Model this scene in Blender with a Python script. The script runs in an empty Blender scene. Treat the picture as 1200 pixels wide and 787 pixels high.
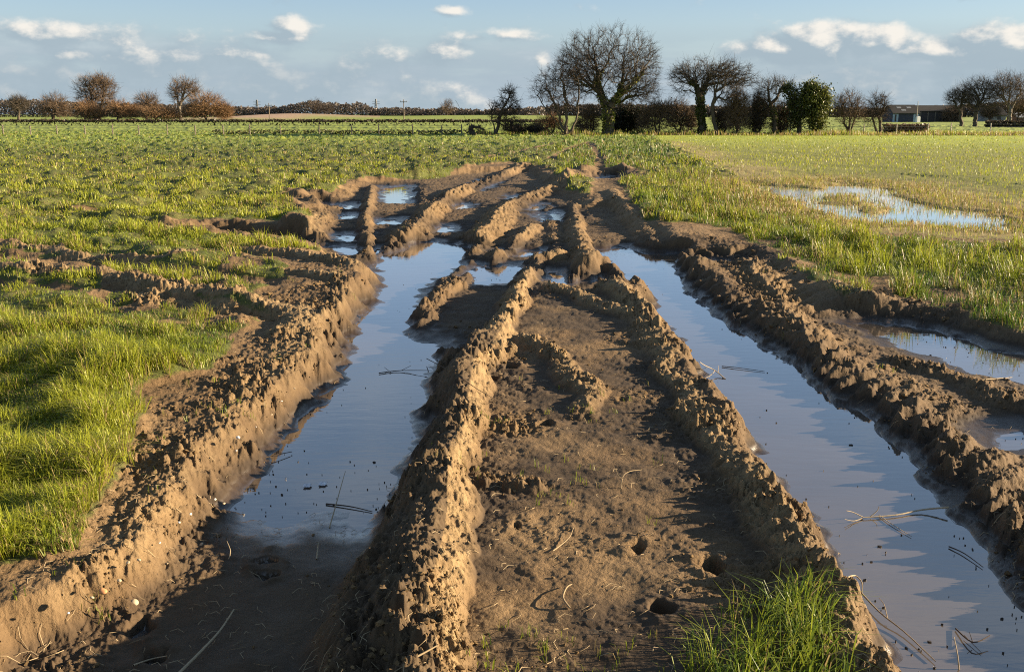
import bpy, math, random, time
import numpy as np
from mathutils import Vector

T0 = time.time()
random.seed(7)
RNG = np.random.default_rng(11)
SC = bpy.context.scene
COL = SC.collection

# ------------------------------------------------------------------ camera
CAM_Z, FPX, HOR = 1.75, 1150.0, 134.0
TILT = math.atan((393.5 - HOR) / FPX)
CT, ST = math.cos(TILT), math.sin(TILT)
cam_d = bpy.data.cameras.new('camera')
cam = bpy.data.objects.new('camera', cam_d)
COL.objects.link(cam)
cam.location = (0, 0, CAM_Z)
cam.rotation_euler = (math.pi / 2 - TILT, 0, 0)
cam_d.sensor_width = 36
cam_d.lens = 36 * FPX / 1200
cam_d.clip_start, cam_d.clip_end = 0.05, 20000
SC.camera = cam


def ray(px, py):
    a, b = (px - 600.0) / FPX, (393.5 - py) / FPX
    return a, CT + b * ST, -ST + b * CT


def gp(px, py, z=0.0):
    """ground point seen at a pixel, at height z"""
    a, f, u = ray(px, py)
    t = (z - CAM_Z) / min(u, -1e-4)
    return a * t, f * t


def at(px, py, Y):
    """the point at forward distance Y seen at a pixel"""
    a, f, u = ray(px, py)
    return Vector((a / f * Y, Y, CAM_Z + u / f * Y))


def G(pts, z=0.0):
    return np.array([gp(p[0], p[1], p[2] if len(p) > 2 else z) for p in pts])


# ------------------------------------------------------------------ helpers
def tag(o, label=None, cat=None, group=None, kind=None):
    if label: o['label'] = label
    if cat: o['category'] = cat
    if group: o['group'] = group
    if kind: o['kind'] = kind
    return o


def mesh_np(name, V, F, mat=None, parent=None, smooth=False, attrs=None, mats=None, midx=None):
    """V (N,3), F a list of (M,k) index arrays"""
    me = bpy.data.meshes.new(name)
    V = np.asarray(V, np.float32)
    if not isinstance(F, (list, tuple)): F = [F]
    F = [np.asarray(f, np.int32) for f in F if len(f)]
    me.vertices.add(len(V)); me.vertices.foreach_set('co', V.ravel())
    nl = sum(f.size for f in F); nf = sum(len(f) for f in F)
    me.loops.add(nl); me.polygons.add(nf)
    me.loops.foreach_set('vertex_index', np.concatenate([f.ravel() for f in F]))
    tot = np.concatenate([np.full(len(f), f.shape[1], np.int32) for f in F])
    st = np.concatenate([[0], np.cumsum(tot)[:-1]]).astype(np.int32)
    me.polygons.foreach_set('loop_start', st)
    me.update(calc_edges=True)
    me.validate()
    me.polygons.foreach_set('use_smooth', np.full(len(me.polygons), smooth, bool))
    for k, a in (attrs or {}).items():
        a = np.asarray(a, np.float32)
        if a.ndim == 1:
            at_ = me.attributes.new(k, 'FLOAT', 'POINT'); at_.data.foreach_set('value', a)
        else:
            if a.shape[1] == 3: a = np.concatenate([a, np.ones((len(a), 1), np.float32)], 1)
            at_ = me.attributes.new(k, 'FLOAT_COLOR', 'POINT'); at_.data.foreach_set('color', a.ravel())
    if mat: me.materials.append(mat)
    o = bpy.data.objects.new(name, me)
    COL.objects.link(o)
    if parent: o.parent = parent
    return o


def empty(name, loc=(0, 0, 0)):
    o = bpy.data.objects.new(name, None)
    COL.objects.link(o); o.location = loc
    return o


# ------------------------------------------------------------------ noise
PERM = np.random.default_rng(3).permutation(4096).astype(np.int64)
ANG = np.random.default_rng(5).random(4096) * 2 * np.pi
GX, GY = np.cos(ANG).astype(np.float32), np.sin(ANG).astype(np.float32)


def hsh(ix, iy, s=0):
    return PERM[(PERM[(PERM[(ix + s * 131) & 4095] + iy) & 4095] + s) & 4095]


def perlin(x, y, s=0):
    ix = np.floor(x).astype(np.int64); iy = np.floor(y).astype(np.int64)
    fx = (x - ix).astype(np.float32); fy = (y - iy).astype(np.float32)
    ux = fx * fx * fx * (fx * (fx * 6 - 15) + 10); uy = fy * fy * fy * (fy * (fy * 6 - 15) + 10)

    def g(dx, dy):
        h = hsh(ix + dx, iy + dy, s)
        return GX[h] * (fx - dx) + GY[h] * (fy - dy)
    a = g(0, 0); b = g(1, 0); c = g(0, 1); d = g(1, 1)
    return 1.5 * ((a + (b - a) * ux) + ((c + (d - c) * ux) - (a + (b - a) * ux)) * uy)


def fbm(x, y, octv=4, s=0, gain=.5):
    o = 0; amp = 1.0; f = 1.0
    for i in range(octv):
        o = o + amp * perlin(x * f + 17.3 * i, y * f - 9.1 * i, s + i)
        amp *= gain; f *= 2.03
    return o


def clods(x, y, cell, s=0, prob=.8):
    """height of half-buried lumps, one to a cell, in units of the cell"""
    x = x / cell; y = y / cell
    ix = np.floor(x).astype(np.int64); iy = np.floor(y).astype(np.int64)
    out = np.zeros(x.shape, np.float32)
    for dx in (-1, 0, 1):
        for dy in (-1, 0, 1):
            h = hsh(ix + dx, iy + dy, s); h2 = PERM[(h + 77) & 4095]; h3 = PERM[(h + 191) & 4095]; h4 = PERM[(h + 903) & 4095]
            cx = ix + dx + h2 / 4096.; cy = iy + dy + h3 / 4096.
            r = .25 + .42 * (h4 / 4096.) ** 1.5
            q = r * r - ((x - cx) ** 2 + (y - cy) ** 2)
            v = np.sqrt(np.maximum(q, 0)) * (h / 4096. < prob)
            np.maximum(out, v, out=out)
    return out


def sstep(a, b, x):
    t = np.clip((x - a) / (b - a), 0, 1)
    return t * t * (3 - 2 * t)


def line_dist(P, x, y):
    """distance to a polyline, the run along it, and the side (>0 left)"""
    best = np.full(x.shape, 1e9); run = np.zeros(x.shape); side = np.zeros(x.shape)
    acc = 0.
    for a, b in zip(P[:-1], P[1:]):
        d = b - a; L = math.hypot(*d) + 1e-9
        t = np.clip(((x - a[0]) * d[0] + (y - a[1]) * d[1]) / L ** 2, 0, 1)
        ex = x - a[0] - t * d[0]; ey = y - a[1] - t * d[1]
        q = np.hypot(ex, ey)
        m = q < best
        best = np.where(m, q, best); run = np.where(m, acc + t * L, run)
        side = np.where(m, d[0] * ey - d[1] * ex, side)
        acc += L
    return best, run, side, acc


def poly_sd(P, x, y):
    """signed distance to a polygon, negative inside"""
    C = np.vstack([P, P[:1]])
    d = line_dist(C, x, y)[0]
    ins = np.zeros(x.shape, bool)
    for a, b in zip(C[:-1], C[1:]):
        if a[1] == b[1]: continue
        c = ((a[1] > y) != (b[1] > y)) & (x < (b[0] - a[0]) * (y - a[1]) / (b[1] - a[1]) + a[0])
        ins ^= c
    return np.where(ins, -d, d)
# ------------------------------------------------------------------ layout of the ground (pixels of the photograph -> plan)
MUD = G([(-330, 960), (-150, 760), (0, 672), (70, 652), (108, 622), (128, 588), (150, 545), (152, 515), (165, 497), (158, 470), (175, 455), (240, 442),
         (268, 425), (268, 402), (300, 386), (318, 368), (300, 356), (300, 345), (330, 333), (340, 318), (300, 312), (290, 300), (372, 292), (375, 283),
         (362, 262), (372, 240), (405, 214), (428, 208), (470, 206), (515, 204), (560, 194), (600, 190), (640, 197), (655, 208), (668, 222),
         (690, 228), (696, 212), (708, 206), (724, 212), (738, 232), (757, 258), (790, 264), (806, 262), (832, 262), (858, 268), (890, 285), (925, 312),
         (968, 336), (1010, 350), (1060, 362), (1110, 378), (1165, 396), (1230, 410), (1400, 450), (1900, 600), (2200, 960)], .18)

STRIP = G([(620, 320), (690, 330), (745, 360), (780, 395), (810, 440), (850, 495), (890, 550), (930, 615), (960, 670), (1000, 740), (1090, 900),
           (500, 900), (514, 746), (500, 681), (518, 625), (527, 574), (527, 513), (550, 467), (560, 420), (590, 380)], .14)
TRACKS = G([(375, 300), (368, 262), (385, 235), (430, 212), (560, 200), (620, 196), (660, 222), (690, 240), (720, 238), (750, 262), (790, 290), (700, 300),
            (640, 320), (560, 400), (480, 400), (440, 320)], .12)
RIGHT = G([(830, 290), (870, 300), (920, 340), (990, 365), (1060, 385), (1130, 405), (1210, 430), (1400, 500), (1700, 640), (1500, 800), (1230, 640), (1160, 570),
           (1086, 476), (1000, 430), (930, 385), (870, 350)], .1)
TONGUE = G([(487, 395), (510, 345), (560, 312), (600, 298), (640, 292), (612, 330), (590, 370), (560, 410), (540, 430), (512, 402)], .05)
WETPAN = G([(300, 570), (430, 560), (470, 560), (455, 600), (425, 676), (380, 774), (310, 930), (-120, 930), (28, 787), (140, 732), (224, 642)], .0)

# water: polygons of the shore at the water's own level
WATERS = dict(
 left=G([(446, 300), (494, 281), (520, 284), (562, 291), (545, 303), (525, 321), (504, 331), (492, 348), (487, 372), (480, 396), (494, 402), (521, 401),
         (511, 413), (505, 430), (500, 467), (493, 513), (470, 555), (452, 590), (420, 604), (380, 596), (335, 606), (290, 598), (262, 596),
         (282, 575), (336, 509), (380, 462), (398, 448), (405, 403), (422, 372), (446, 345), (446, 324), (437, 312)]),
 right=G([(694, 293), (735, 289), (760, 296), (797, 297), (800, 304), (792, 312), (806, 336), (833, 363), (881, 396), (936, 429), (960, 448), (1012, 485),
          (1049, 513), (1086, 550), (1105, 578), (1142, 630), (1170, 662), (1200, 700), (1330, 900), (1130, 900), (1062, 790), (1040, 756), (1018, 737), (1000, 697),
          (979, 672), (982, 648), (960, 620), (932, 592), (914, 560), (877, 513), (853, 481), (825, 448), (809, 420), (790, 392), (762, 365), (770, 352), (740, 335), (716, 312)]),
 p1=G([(453, 219), (476, 218), (479, 227), (474, 240), (455, 240), (450, 228)]),
 p2=G([(448, 257), (464, 257), (466, 264), (450, 265)]),
 p3=G([(380, 239), (408, 239), (410, 246), (384, 247)]),
 p4=G([(397, 252), (412, 252), (414, 258), (400, 259)]),
 p5=G([(398, 275), (420, 275), (421, 283), (402, 284)]),
 p6=G([(255, 281), (330, 284), (400, 290), (446, 292), (460, 299), (420, 300), (340, 291), (262, 286)]),
 p7=G([(550, 222), (570, 211), (584, 210), (573, 219), (556, 226)]),
 p8=G([(524, 240), (546, 239), (548, 245), (526, 247)]),
 p9=G([(503, 266), (526, 265), (526, 273), (504, 275)]),
 p10=G([(600, 230), (612, 229), (613, 234), (602, 235)]),
 p11=G([(633, 251), (652, 249), (660, 258), (640, 262)]),
 p12=G([(552, 318), (570, 311), (604, 312), (608, 322), (596, 332), (556, 333)]),
 p13=G([(592, 295), (632, 293), (630, 299), (594, 301)]),
 p14=G([(638, 318), (650, 320), (668, 332), (700, 326), (718, 342), (704, 348), (676, 342), (650, 334)]),
 p15=G([(820, 305), (856, 306), (858, 312), (826, 313)]),
 p16=G([(700, 209), (717, 207), (724, 216), (706, 218)]),
 p17=G([(1005, 380), (1050, 380), (1088, 386), (1124, 398), (1164, 411), (1214, 421), (1330, 452), (1330, 480), (1210, 449), (1150, 438), (1100, 419), (1050, 402)]),
 p18=G([(1170, 512), (1215, 508), (1290, 530), (1290, 545), (1215, 526), (1178, 524)]),
 p20=G([(618, 241), (632, 240), (633, 246), (620, 247)]),
)
FIELDP = G([(885, 213), (920, 217), (965, 219), (975, 212), (1028, 217), (1053, 229), (1079, 238), (1127, 246), (1167, 252), (1172, 264), (1130, 262),
            (1090, 261), (1061, 258), (1017, 257), (969, 247), (943, 232), (907, 224)], .1)
ISLAND = G([(958, 231), (985, 224), (1024, 229), (1057, 246), (1020, 247), (985, 241)], .1)

# ridges: points, crest height above what is there, half widths (left, right of the run), clod size
RIDGES = [
 # the long ridge between the left rut and the strip
 ([(560, 1000, .3), (520, 787, .32), (514, 746, .32), (497, 681, .32), (514, 625, .32), (523, 574, .31), (525, 513, .3), (546, 467, .27), (556, 420, .24), (580, 398, .22), (597, 365, .2), (614, 324, .2), (632, 292, .2), (655, 292, .18)], .115, .15, .085, 1.),
 # right ridge beside the right rut
 ([(645, 300, .22), (675, 305, .24), (700, 318, .24), (724, 330, .24), (750, 352, .24), (768, 385, .22), (788, 420, .24), (811, 448, .25), (839, 481, .26), (872, 518, .26), (895, 546, .26), (918, 588, .26), (946, 616, .25), (970, 653, .25), (984, 695, .25), (1000, 737, .25), (1040, 800, .25), (1120, 960, .25)], .06, .075, .10, 1.),
 # lump above the middle puddle
 ([(640, 296, .2), (660, 300, .24), (690, 312, .24)], .06, .2, .2, 1.),
 ([(640, 330, .16), (672, 342, .16), (700, 352, .16), (730, 362, .16), (752, 372, .16)], .07, .10, .1, 1.),
 # inner clod line on the strip
 ([(600, 384, .18), (640, 400, .18), (668, 424, .18), (690, 452, .18), (686, 486, .17)], .06, .08, .09, .8),
 ([(548, 480, .18), (600, 492, .16), (650, 496, .15)], .014, .1, .1, .6),
 ([(540, 548, .18), (590, 552, .16), (648, 566, .16), (655, 572, .16)], .018, .08, .09, .6),
 # branch left of the tongue
 ([(634, 252, .2), (597, 279, .2), (562, 302, .2), (521, 324, .2), (498, 348, .18), (486, 380, .14)], .10, .12, .13, .8),
 # upper ridges
 ([(437, 209, .25), (429, 238, .25), (427, 262, .25), (432, 293, .2)], .13, .13, .15, .6),
 ([(618, 190, .25), (598, 196, .25), (560, 207, .25), (525, 222, .25), (497, 245, .25), (477, 272, .22), (458, 292, .18)], .19, .28, .34, .5),
 ([(668, 206, .25), (655, 211, .25), (620, 222, .25), (593, 233, .25), (573, 259, .22), (540, 283, .2), (521, 296, .16)], .17, .30, .30, .5),
 ([(672, 228, .25), (677, 259, .25), (689, 293, .24), (698, 316, .24)], .12, .15, .2, .5),
 ([(716, 218, .25), (737, 246, .22), (765, 274, .2), (768, 296, .15)], .07, .15, .2, .5),
 ([(640, 228, .2), (652, 268, .2), (648, 292, .2)], .04, .12, .14, .8),
 ([(490, 212, .2), (500, 232, .2), (480, 262, .2)], .05, .16, .16, .8),
 # left of the upper tracks
 ([(400, 222, .25), (376, 250, .25), (366, 270, .25), (392, 284, .2)], .07, .2, .25, .8),
 # turning ridges across the left meadow
 ([(-60, 282, .28), (60, 288, .28), (103, 296, .28), (200, 300, .28), (240, 286, .28)], .07, .16, .16, 1.),
 ([(240, 286, .28), (300, 288, .28), (350, 292, .28), (394, 302, .26), (430, 312, .26)], .09, .16, .16, 1.),
 ([(300, 309, .28), (350, 314, .28), (400, 320, .28), (436, 326, .26)], .08, .14, .14, 1.),
 ([(-60, 312, .28), (60, 315, .28), (120, 316, .28), (180, 330, .28), (230, 338, .28), (292, 344, .3), (340, 350, .3), (360, 358, .28), (345, 375, .26), (330, 392, .24)], .085, .18, .16, 1.),
 ([(147, 338, .28), (220, 350, .28), (290, 352, .28)], .05, .15, .15, 1.),
 # crumbled top of the left bank
 ([(-120, 830, .3), (14, 735, .3), (61, 695, .3), (131, 634, .3), (186, 592, .3), (224, 532, .3), (261, 486, .3), (298, 446, .3), (345, 400, .28), (385, 360, .28), (420, 325, .26)], .02, .14, .16, .6),
 # ridges right of the right rut
 ([(822, 297, .2), (801, 308, .2), (812, 328, .2), (844, 341, .2), (870, 360, .2), (907, 391, .2), (943, 406, .2), (980, 432, .2), (1040, 478, .2), (1086, 520, .2), (1135, 575, .2), (1190, 640, .2), (1260, 730, .2), (1380, 900, .2)], .05, .12, .13, .7),
 ([(850, 276, .25), (881, 299, .25), (907, 325, .25), (929, 350, .25), (951, 382, .25), (980, 412, .25), (1024, 435, .25), (1060, 455, .25), (1090, 478, .25), (1135, 512, .25), (1170, 560, .25), (1220, 600, .25), (1330, 700, .25), (1500, 880, .25)], .065, .17, .2, .75),
 ([(1040, 400, .14), (1061, 409, .14), (1100, 424, .14), (1145, 440, .14), (1220, 462, .14), (1330, 500, .14)], .05, .09, .09, .8),
 ([(958, 327, .2), (1035, 346, .22), (1090, 358, .22), (1130, 378, .22), (1163, 389, .22), (1230, 402, .22), (1380, 440, .22)], .05, .14, .14, .9),
]
HOLES = [(837, 664, .07), (747, 642, .04), (600, 430, .045), (575, 445, .05), (655, 428, .05), (605, 615, .035), (312, 657, .045), (312, 676, .05), (165, 742, .055), (178, 776, .05), (776, 716, .05), (640, 500, .04), (730, 470, .035)]

# ------------------------------------------------------------------ ground sheet: a fan of rows that get finer towards the camera
pys = np.concatenate([np.arange(985, 300, -.95), np.arange(300, 160, -.5), np.arange(160, 142, -.4)])
Ys = np.array([gp(600, p, .15)[1] for p in pys])
Ys = np.concatenate([[-3, -2, -1, -.3, .3, .8, 1.2, 1.5], Ys[Ys > 1.6], [330, 420, 560, 800, 1300, 2200, 4000, 9000]])
un = np.arange(-.56, .5601, .00088)
uo = .56 * 1.035 ** np.arange(1, 45)
us = np.concatenate([-uo[::-1], un, uo])
Wd = np.where(Ys > .8, Ys + .6, 1.4)
Xg = us[None, :] * Wd[:, None]
Yg = np.repeat(Ys[:, None], len(us), 1)
R_, C_ = Xg.shape
x, y = Xg.ravel(), Yg.ravel()
N = len(x)
print('grid', R_, C_, N)


def near_box(P, m):
    return np.nonzero((x > P[:, 0].min() - m) & (x < P[:, 0].max() + m) & (y > P[:, 1].min() - m) & (y < P[:, 1].max() + m))[0]


near = y < 60
# coordinates bent a little so that outlines are ragged
wx = np.zeros(N); wy = np.zeros(N)
i = np.nonzero(near)[0]
wx[i] = .05 * fbm(x[i] * 2.2, y[i] * 2.2, 4, 21); wy[i] = .05 * fbm(x[i] * 2.2, y[i] * 2.2, 4, 31)
far_k = np.clip(y / 8., 1, 4)
qx, qy = x + wx * far_k, y + wy * far_k


def sd_full(P, m=1.5, default=9.):
    r = np.full(N, default)
    j = near_box(P, m)
    r[j] = poly_sd(P, qx[j], qy[j])
    return np.minimum(r, default)


h = np.full(N, .22)
j = np.nonzero(y < 400)[0]
h[j] += .035 * fbm(x[j] * .35, y[j] * .35, 3, 2)
sdm = sd_full(MUD, 2.5)
mud = sstep(.10, -.10, sdm)
h = h - .02 * mud
# tufty meadow outside the mud
j = np.nonzero((y < 150) & (mud < 1))[0]
tuss = np.zeros(N)
tuss[j] = np.clip(fbm(x[j] * 1.1, y[j] * .9, 3, 41), 0, 2)
CROPP = G([(768, 158), (775, 166), (815, 186), (850, 200), (905, 214), (1000, 262), (1180, 272), (1700, 290), (3200, 330), (3200, 156), (1500, 153.5), (1060, 154), (900, 156)], .2)
crop = sstep(.25, -.25, np.where(y < 140, poly_sd(CROPP, x + 4 * wx * far_k, y + 4 * wy * far_k), 9))
h += np.clip(tuss + .5 * np.where(y < 90, fbm(x * 2.6, y * 2.2, 2, 43), 0), 0, 2) * (.085 + .045 * sstep(9, 14, y)) * (1 - mud) * (1 - crop)
VERGE = G([(815, 258), (960, 250), (1200, 268), (1600, 285), (2200, 400), (2200, 700), (1300, 470), (1060, 370), (920, 310)], .15)
for P, lev, e in ((VERGE, .125, .6), (STRIP, .125, .10), (TRACKS, .065, .25), (RIGHT, .05, .5), (TONGUE, .04, .06), (WETPAN, .012, .10)):
    s = sd_full(P); w = sstep(e, -e, s)
    h = h * (1 - w) + lev * w
# the left bank stands proud above the rut
clodm = np.zeros(N)
j = np.nonzero((y < 40) & (sdm < .3))[0]
wet_pan = sstep(.12, -.12, sd_full(WETPAN))
h[j] += .008 * fbm(x[j] * 6, y[j] * 6, 3, 51) * (1 - wet_pan[j] * .8)
ridgem = np.zeros(N); hr = np.zeros(N); tread = np.zeros(N)
for k, (pts, Hh, wl, wr, cl) in enumerate(RIDGES):
    P = G(pts)
    grow = .72 if P[:, 1].mean() > 9 else 1.
    j = near_box(P, .6)
    d, run, side, L = line_dist(P, x[j] + 1.2 * wx[j], y[j] + 1.2 * wy[j])
    wdt = np.where(side > 0, wl, wr) * grow
    nz = perlin(run * 3.1 + 50 * k, side * 0 + .5, 60 + k % 7)
    far_ = P[:, 1].mean() > 9
    amp = Hh * (1 + (.15 if far_ else .30) * nz)
    t = np.clip(1 - (d / (wdt * (1.35 + .25 * nz))) ** 1.5, 0, 1)
    e = sstep(0, .9 if far_ else .25, run) * sstep(0, .8 if far_ else .25, L - run) if k not in (0, 1) else 1
    prof = t ** .9 * e
    v = .82 * amp * prof
    hr[j] = np.maximum(hr[j], v)
    ridgem[j] = np.maximum(ridgem[j], np.clip(prof * 1.6, 0, 1) * cl)
    if k in (9, 10, 22, 23):           # lug prints of the tyres across these ridges
        tr = np.abs(((run / .22 + d / .24 + .35 * perlin(run * 2.3, d * 3, 7)) % 1.) - .5) * 2
        tread[j] = np.maximum(tread[j], sstep(.25, .8, tr) * np.clip(1.6 - d / .26, 0, 1) * e * np.clip(d / .05, 0, 1))
mud = np.maximum(mud, np.clip(hr / .05, 0, 1) * sstep(.1, -.25, sdm) + np.clip(hr / .06, 0, 1) * (near & (ridgem > .2)) * .9)
mud = np.clip(mud, 0, 1)
# faint old wheel marks in the left meadow
for pts, wd, dp in (([(-80, 262), (150, 266), (280, 268), (372, 280)], .10, .05), ([(-80, 300), (100, 306), (200, 318), (300, 330)], .22, .06), ([(-80, 330), (150, 345), (240, 362), (310, 372)], .16, .05), ([(-80, 245), (100, 248), (200, 252)], .07, .04),
                    ([(1000, 290), (1064, 297), (1130, 302), (1260, 304)], .12, .05), ([(560, 186), (610, 178), (650, 168)], .2, .05), ([(640, 190), (665, 176), (690, 166)], .2, .05), ([(700, 205), (704, 185), (690, 168)], .2, .05)):
    P = G(pts, .2); j = near_box(P, .8)
    d = line_dist(P, qx[j], qy[j])[0]
    w = sstep(wd * 1.3, wd * .5, d + .1 * fbm(x[j] * 1.5, y[j] * 1.5, 2, 77))
    h[j] -= dp * w; mud[j] = np.maximum(mud[j], w * .85)
# bare patches in the churned corner on the left and the verge on the right
P = G([(-60, 285), (200, 290), (330, 310), (330, 370), (200, 360), (60, 330), (-60, 330)], .25); s = sd_full(P)
j = np.nonzero(s < .5)[0]
mud[j] = np.maximum(mud[j], sstep(.0, .35, fbm(x[j] * 1.6, y[j] * 1.6, 3, 88) + .03 - np.clip(s[j], 0, 1)) * .9)
P = G([(860, 262), (960, 300), (1080, 320), (1210, 330), (1230, 400), (1090, 375), (960, 335), (890, 290)], .2); s = sd_full(P)
j = np.nonzero(s < .4)[0]
mud[j] = np.maximum(mud[j], sstep(-.1, .3, fbm(x[j] * 2.1, y[j] * 2.1, 3, 89) - .02 - np.clip(s[j], 0, 1)) * .9)

# the rounded hole where each water stands
sdw = np.full(N, 9.); sdl = np.full(N, 9.)
for k, P in WATERS.items():
    sc_ = np.clip(P[:, 1].mean() / 7, 1, 2.2)
    sdw = np.minimum(sdw, (sd_full(P, 1.2) - (.06 if k[0] == 'p' else 0)) / sc_)
for k in ('left', 'right', 'p12', 'p14'): sdl = np.minimum(sdl, sd_full(WATERS[k], 1.2))
j = np.nonzero(sdw < 1.2)[0]
sdw[j] += .040 * fbm(x[j] * 4.5, y[j] * 4.5, 3, 91, .42) * np.clip(y[j] / 5, .6, 1.5)
bankw = np.where(wet_pan > .5, .10, .19) + .18 * sstep(1.3, 1.7, x) * sstep(12, 8, y) + .05 * np.clip(fbm(x * 1.3, y * 1.3, 2, 92), -1, 1)
rise = sstep(-.02, 1, sdw / bankw) ** .8
dig = sstep(0, .14, -sdw)
low = np.minimum(h, .03 + 0 * h)
pan = -.013 + .046 * sstep(-.28, .80, poly_sd(WATERS['left'], np.clip(qx, -4, 4), np.clip(qy, 0, 9))) + .0065 * fbm(x * 4, y * 4, 4, 93, .5)
h = np.where(sdw > 0, .006 + (h - .006) * rise, .006 - .075 * dig)
h = h * (1 - wet_pan) + pan * wet_pan
h += hr * np.maximum(sstep(-.10, .10, sdw), (y > 9.5) * sstep(-.06, .08, sdl))
# footprints
for px, py, r in HOLES:
    c = gp(px, py, .12 if px > 450 else .02)
    j = np.nonzero((np.abs(x - c[0]) < .4) & (np.abs(y - c[1]) < .4))[0]
    d = np.hypot((x[j] - c[0]) * 1.1, (y[j] - c[1]) * (.75 if r < .05 else .95)) + .035 * perlin(x[j] * 13, y[j] * 13, 5) + .014 * perlin(x[j] * 34, y[j] * 34, 6)
    h[j] -= r * 1.0 * sstep(r * 1.0, r * .45, d)
    h[j] += .010 * np.exp(-((d - r * 1.3) / .03) ** 2) * (.4 + 1.4 * np.clip(perlin(x[j] * 9, y[j] * 9, 8) + .2, 0, 1))
# low spots along the shore of the field puddle
sdf = np.where(y < 40, np.maximum(sd_full(FIELDP, 4.), -sd_full(ISLAND, 4.)), 9)
j = np.nonzero(sdf < 3)[0]
sdf[j] += -.22 + .40 * fbm(x[j] * .9, y[j] * 1.1, 4, 95, .6)
h = h + (0.085 - h) * sstep(3.6, .2, sdf)
h = np.where(sdf < .2, h - .085 * sstep(.25, -.3, sdf), h)

mud = np.maximum(mud, sstep(.45, .2, sdw) * (y > 8))
mud = np.maximum(mud, sstep(.13, .09, h) * (y < 14) * (1 - crop))
# crumbs and clods, in lumps of several sizes
cm = np.clip(ridgem, 0, 1) * sstep(.0, .05, h)
strip_w = sstep(.05, -.05, sd_full(STRIP))
bank_w = sstep(.45, .1, np.abs(sdw - .25)) * (mud > .5)
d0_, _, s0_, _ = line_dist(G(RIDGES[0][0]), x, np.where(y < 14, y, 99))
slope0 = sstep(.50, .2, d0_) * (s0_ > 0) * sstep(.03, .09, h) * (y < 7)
rough = np.clip(cm + .7 * slope0 + .25 * mud * sstep(.02, .08, h) * (1 - strip_w * .60) * (1 - wet_pan) + .35 * bank_w * sstep(.01, .08, h), 0, 1)
j = np.nonzero((y < 45) & (rough > .02))[0]
bx = x[j] + .03 * perlin(x[j] * 11, y[j] * 11, 71) + .008 * perlin(x[j] * 45, y[j] * 45, 72)
by = y[j] + .03 * perlin(x[j] * 11, y[j] * 11, 73) + .008 * perlin(x[j] * 45, y[j] * 45, 74)
patch = .30 + .70 * sstep(13, 8, y[j])
patch = patch * (.12 + 1.05 * sstep(-.40, .55, fbm(x[j] * 2.1, y[j] * 2.1, 3, 79)))
cl = .028 * clods(bx, by, .15, 1, .45) + .036 * clods(bx, by, .075, 2, .65) + .032 * clods(bx, by, .04, 3, .75) + .015 * clods(bx, by, .02, 4, .85)
h[j] += rough[j] * (1 - .6 * (tread[j] > 0)) * patch * (cl * 1.45 - .014)
h[j] += .014 * rough[j] * fbm(x[j] * 22, y[j] * 22, 4, 81, .62)
h -= .048 * tread * sstep(.02, .08, h)
j = np.nonzero((y < 14) & (mud > .3))[0]
h[j] += (1 - .5 * strip_w[j]) * (.0032 * fbm(x[j] * 30, y[j] * 30, 3, 83) + .018 * np.clip(clods(x[j] + .01 * perlin(x[j] * 40, y[j] * 40, 4), y[j], .11, 6, .25) - .12, 0, 1)) * sstep(.02, .06, h[j])
# far-off swell of ploughed land on the left horizon
hill = 1.7 * np.exp(-((x + 92) / 26) ** 2 - ((y - 420) / 90) ** 2) + 1.2 * np.exp(-((x + 10) / 60) ** 2 - ((y - 430) / 80) ** 2)
h += hill
plough = sstep(.25, .5, hill * (x < -55)) 

# wetness of the mud (wet soil is darker and shines), with shade painted into left-facing slopes
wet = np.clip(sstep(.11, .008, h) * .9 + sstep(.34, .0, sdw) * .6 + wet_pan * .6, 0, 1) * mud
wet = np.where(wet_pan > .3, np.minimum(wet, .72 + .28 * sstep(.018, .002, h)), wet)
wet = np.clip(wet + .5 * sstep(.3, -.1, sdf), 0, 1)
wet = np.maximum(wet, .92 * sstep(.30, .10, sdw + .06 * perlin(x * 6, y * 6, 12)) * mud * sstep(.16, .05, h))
wet = np.maximum(wet, .76 * slope0)  # damp left slope of the long ridge, its shade also darkened into the colour
wet = np.maximum(wet, .6 * sstep(.7, .15, sdw) * (x > 1.35) * (y < 14) * mud)  # damp left-facing bank of the right rut, shade painted in likewise
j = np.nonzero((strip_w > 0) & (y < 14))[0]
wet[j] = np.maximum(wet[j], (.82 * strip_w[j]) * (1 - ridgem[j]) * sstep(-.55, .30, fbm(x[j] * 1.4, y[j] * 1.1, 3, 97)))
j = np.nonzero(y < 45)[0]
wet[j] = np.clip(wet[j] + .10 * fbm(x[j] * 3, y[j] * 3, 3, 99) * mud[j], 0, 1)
dead = sstep(2.6, .0, sdf + .8 * fbm(x * .5, y * .5, 2, 15)) * (y < 60)
dead = np.maximum(dead, .8 * crop * (y < 60) * sstep(-2.5, -.3, -np.abs(sd_full(CROPP, 3.)) + .5 * fbm(x * .4, y * .4, 2, 16)))
HG = h
q = np.arange(N).reshape(R_, C_)
quads = np.stack([q[:-1, :-1], q[:-1, 1:], q[1:, 1:], q[1:, :-1]], -1).reshape(-1, 4)
print('terrain', round(time.time() - T0, 1))
# ------------------------------------------------------------------ materials
def new_mat(name):
    m = bpy.data.materials.new(name); m.use_nodes = True
    nt = m.node_tree; nt.nodes.clear()
    return m, nt


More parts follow.
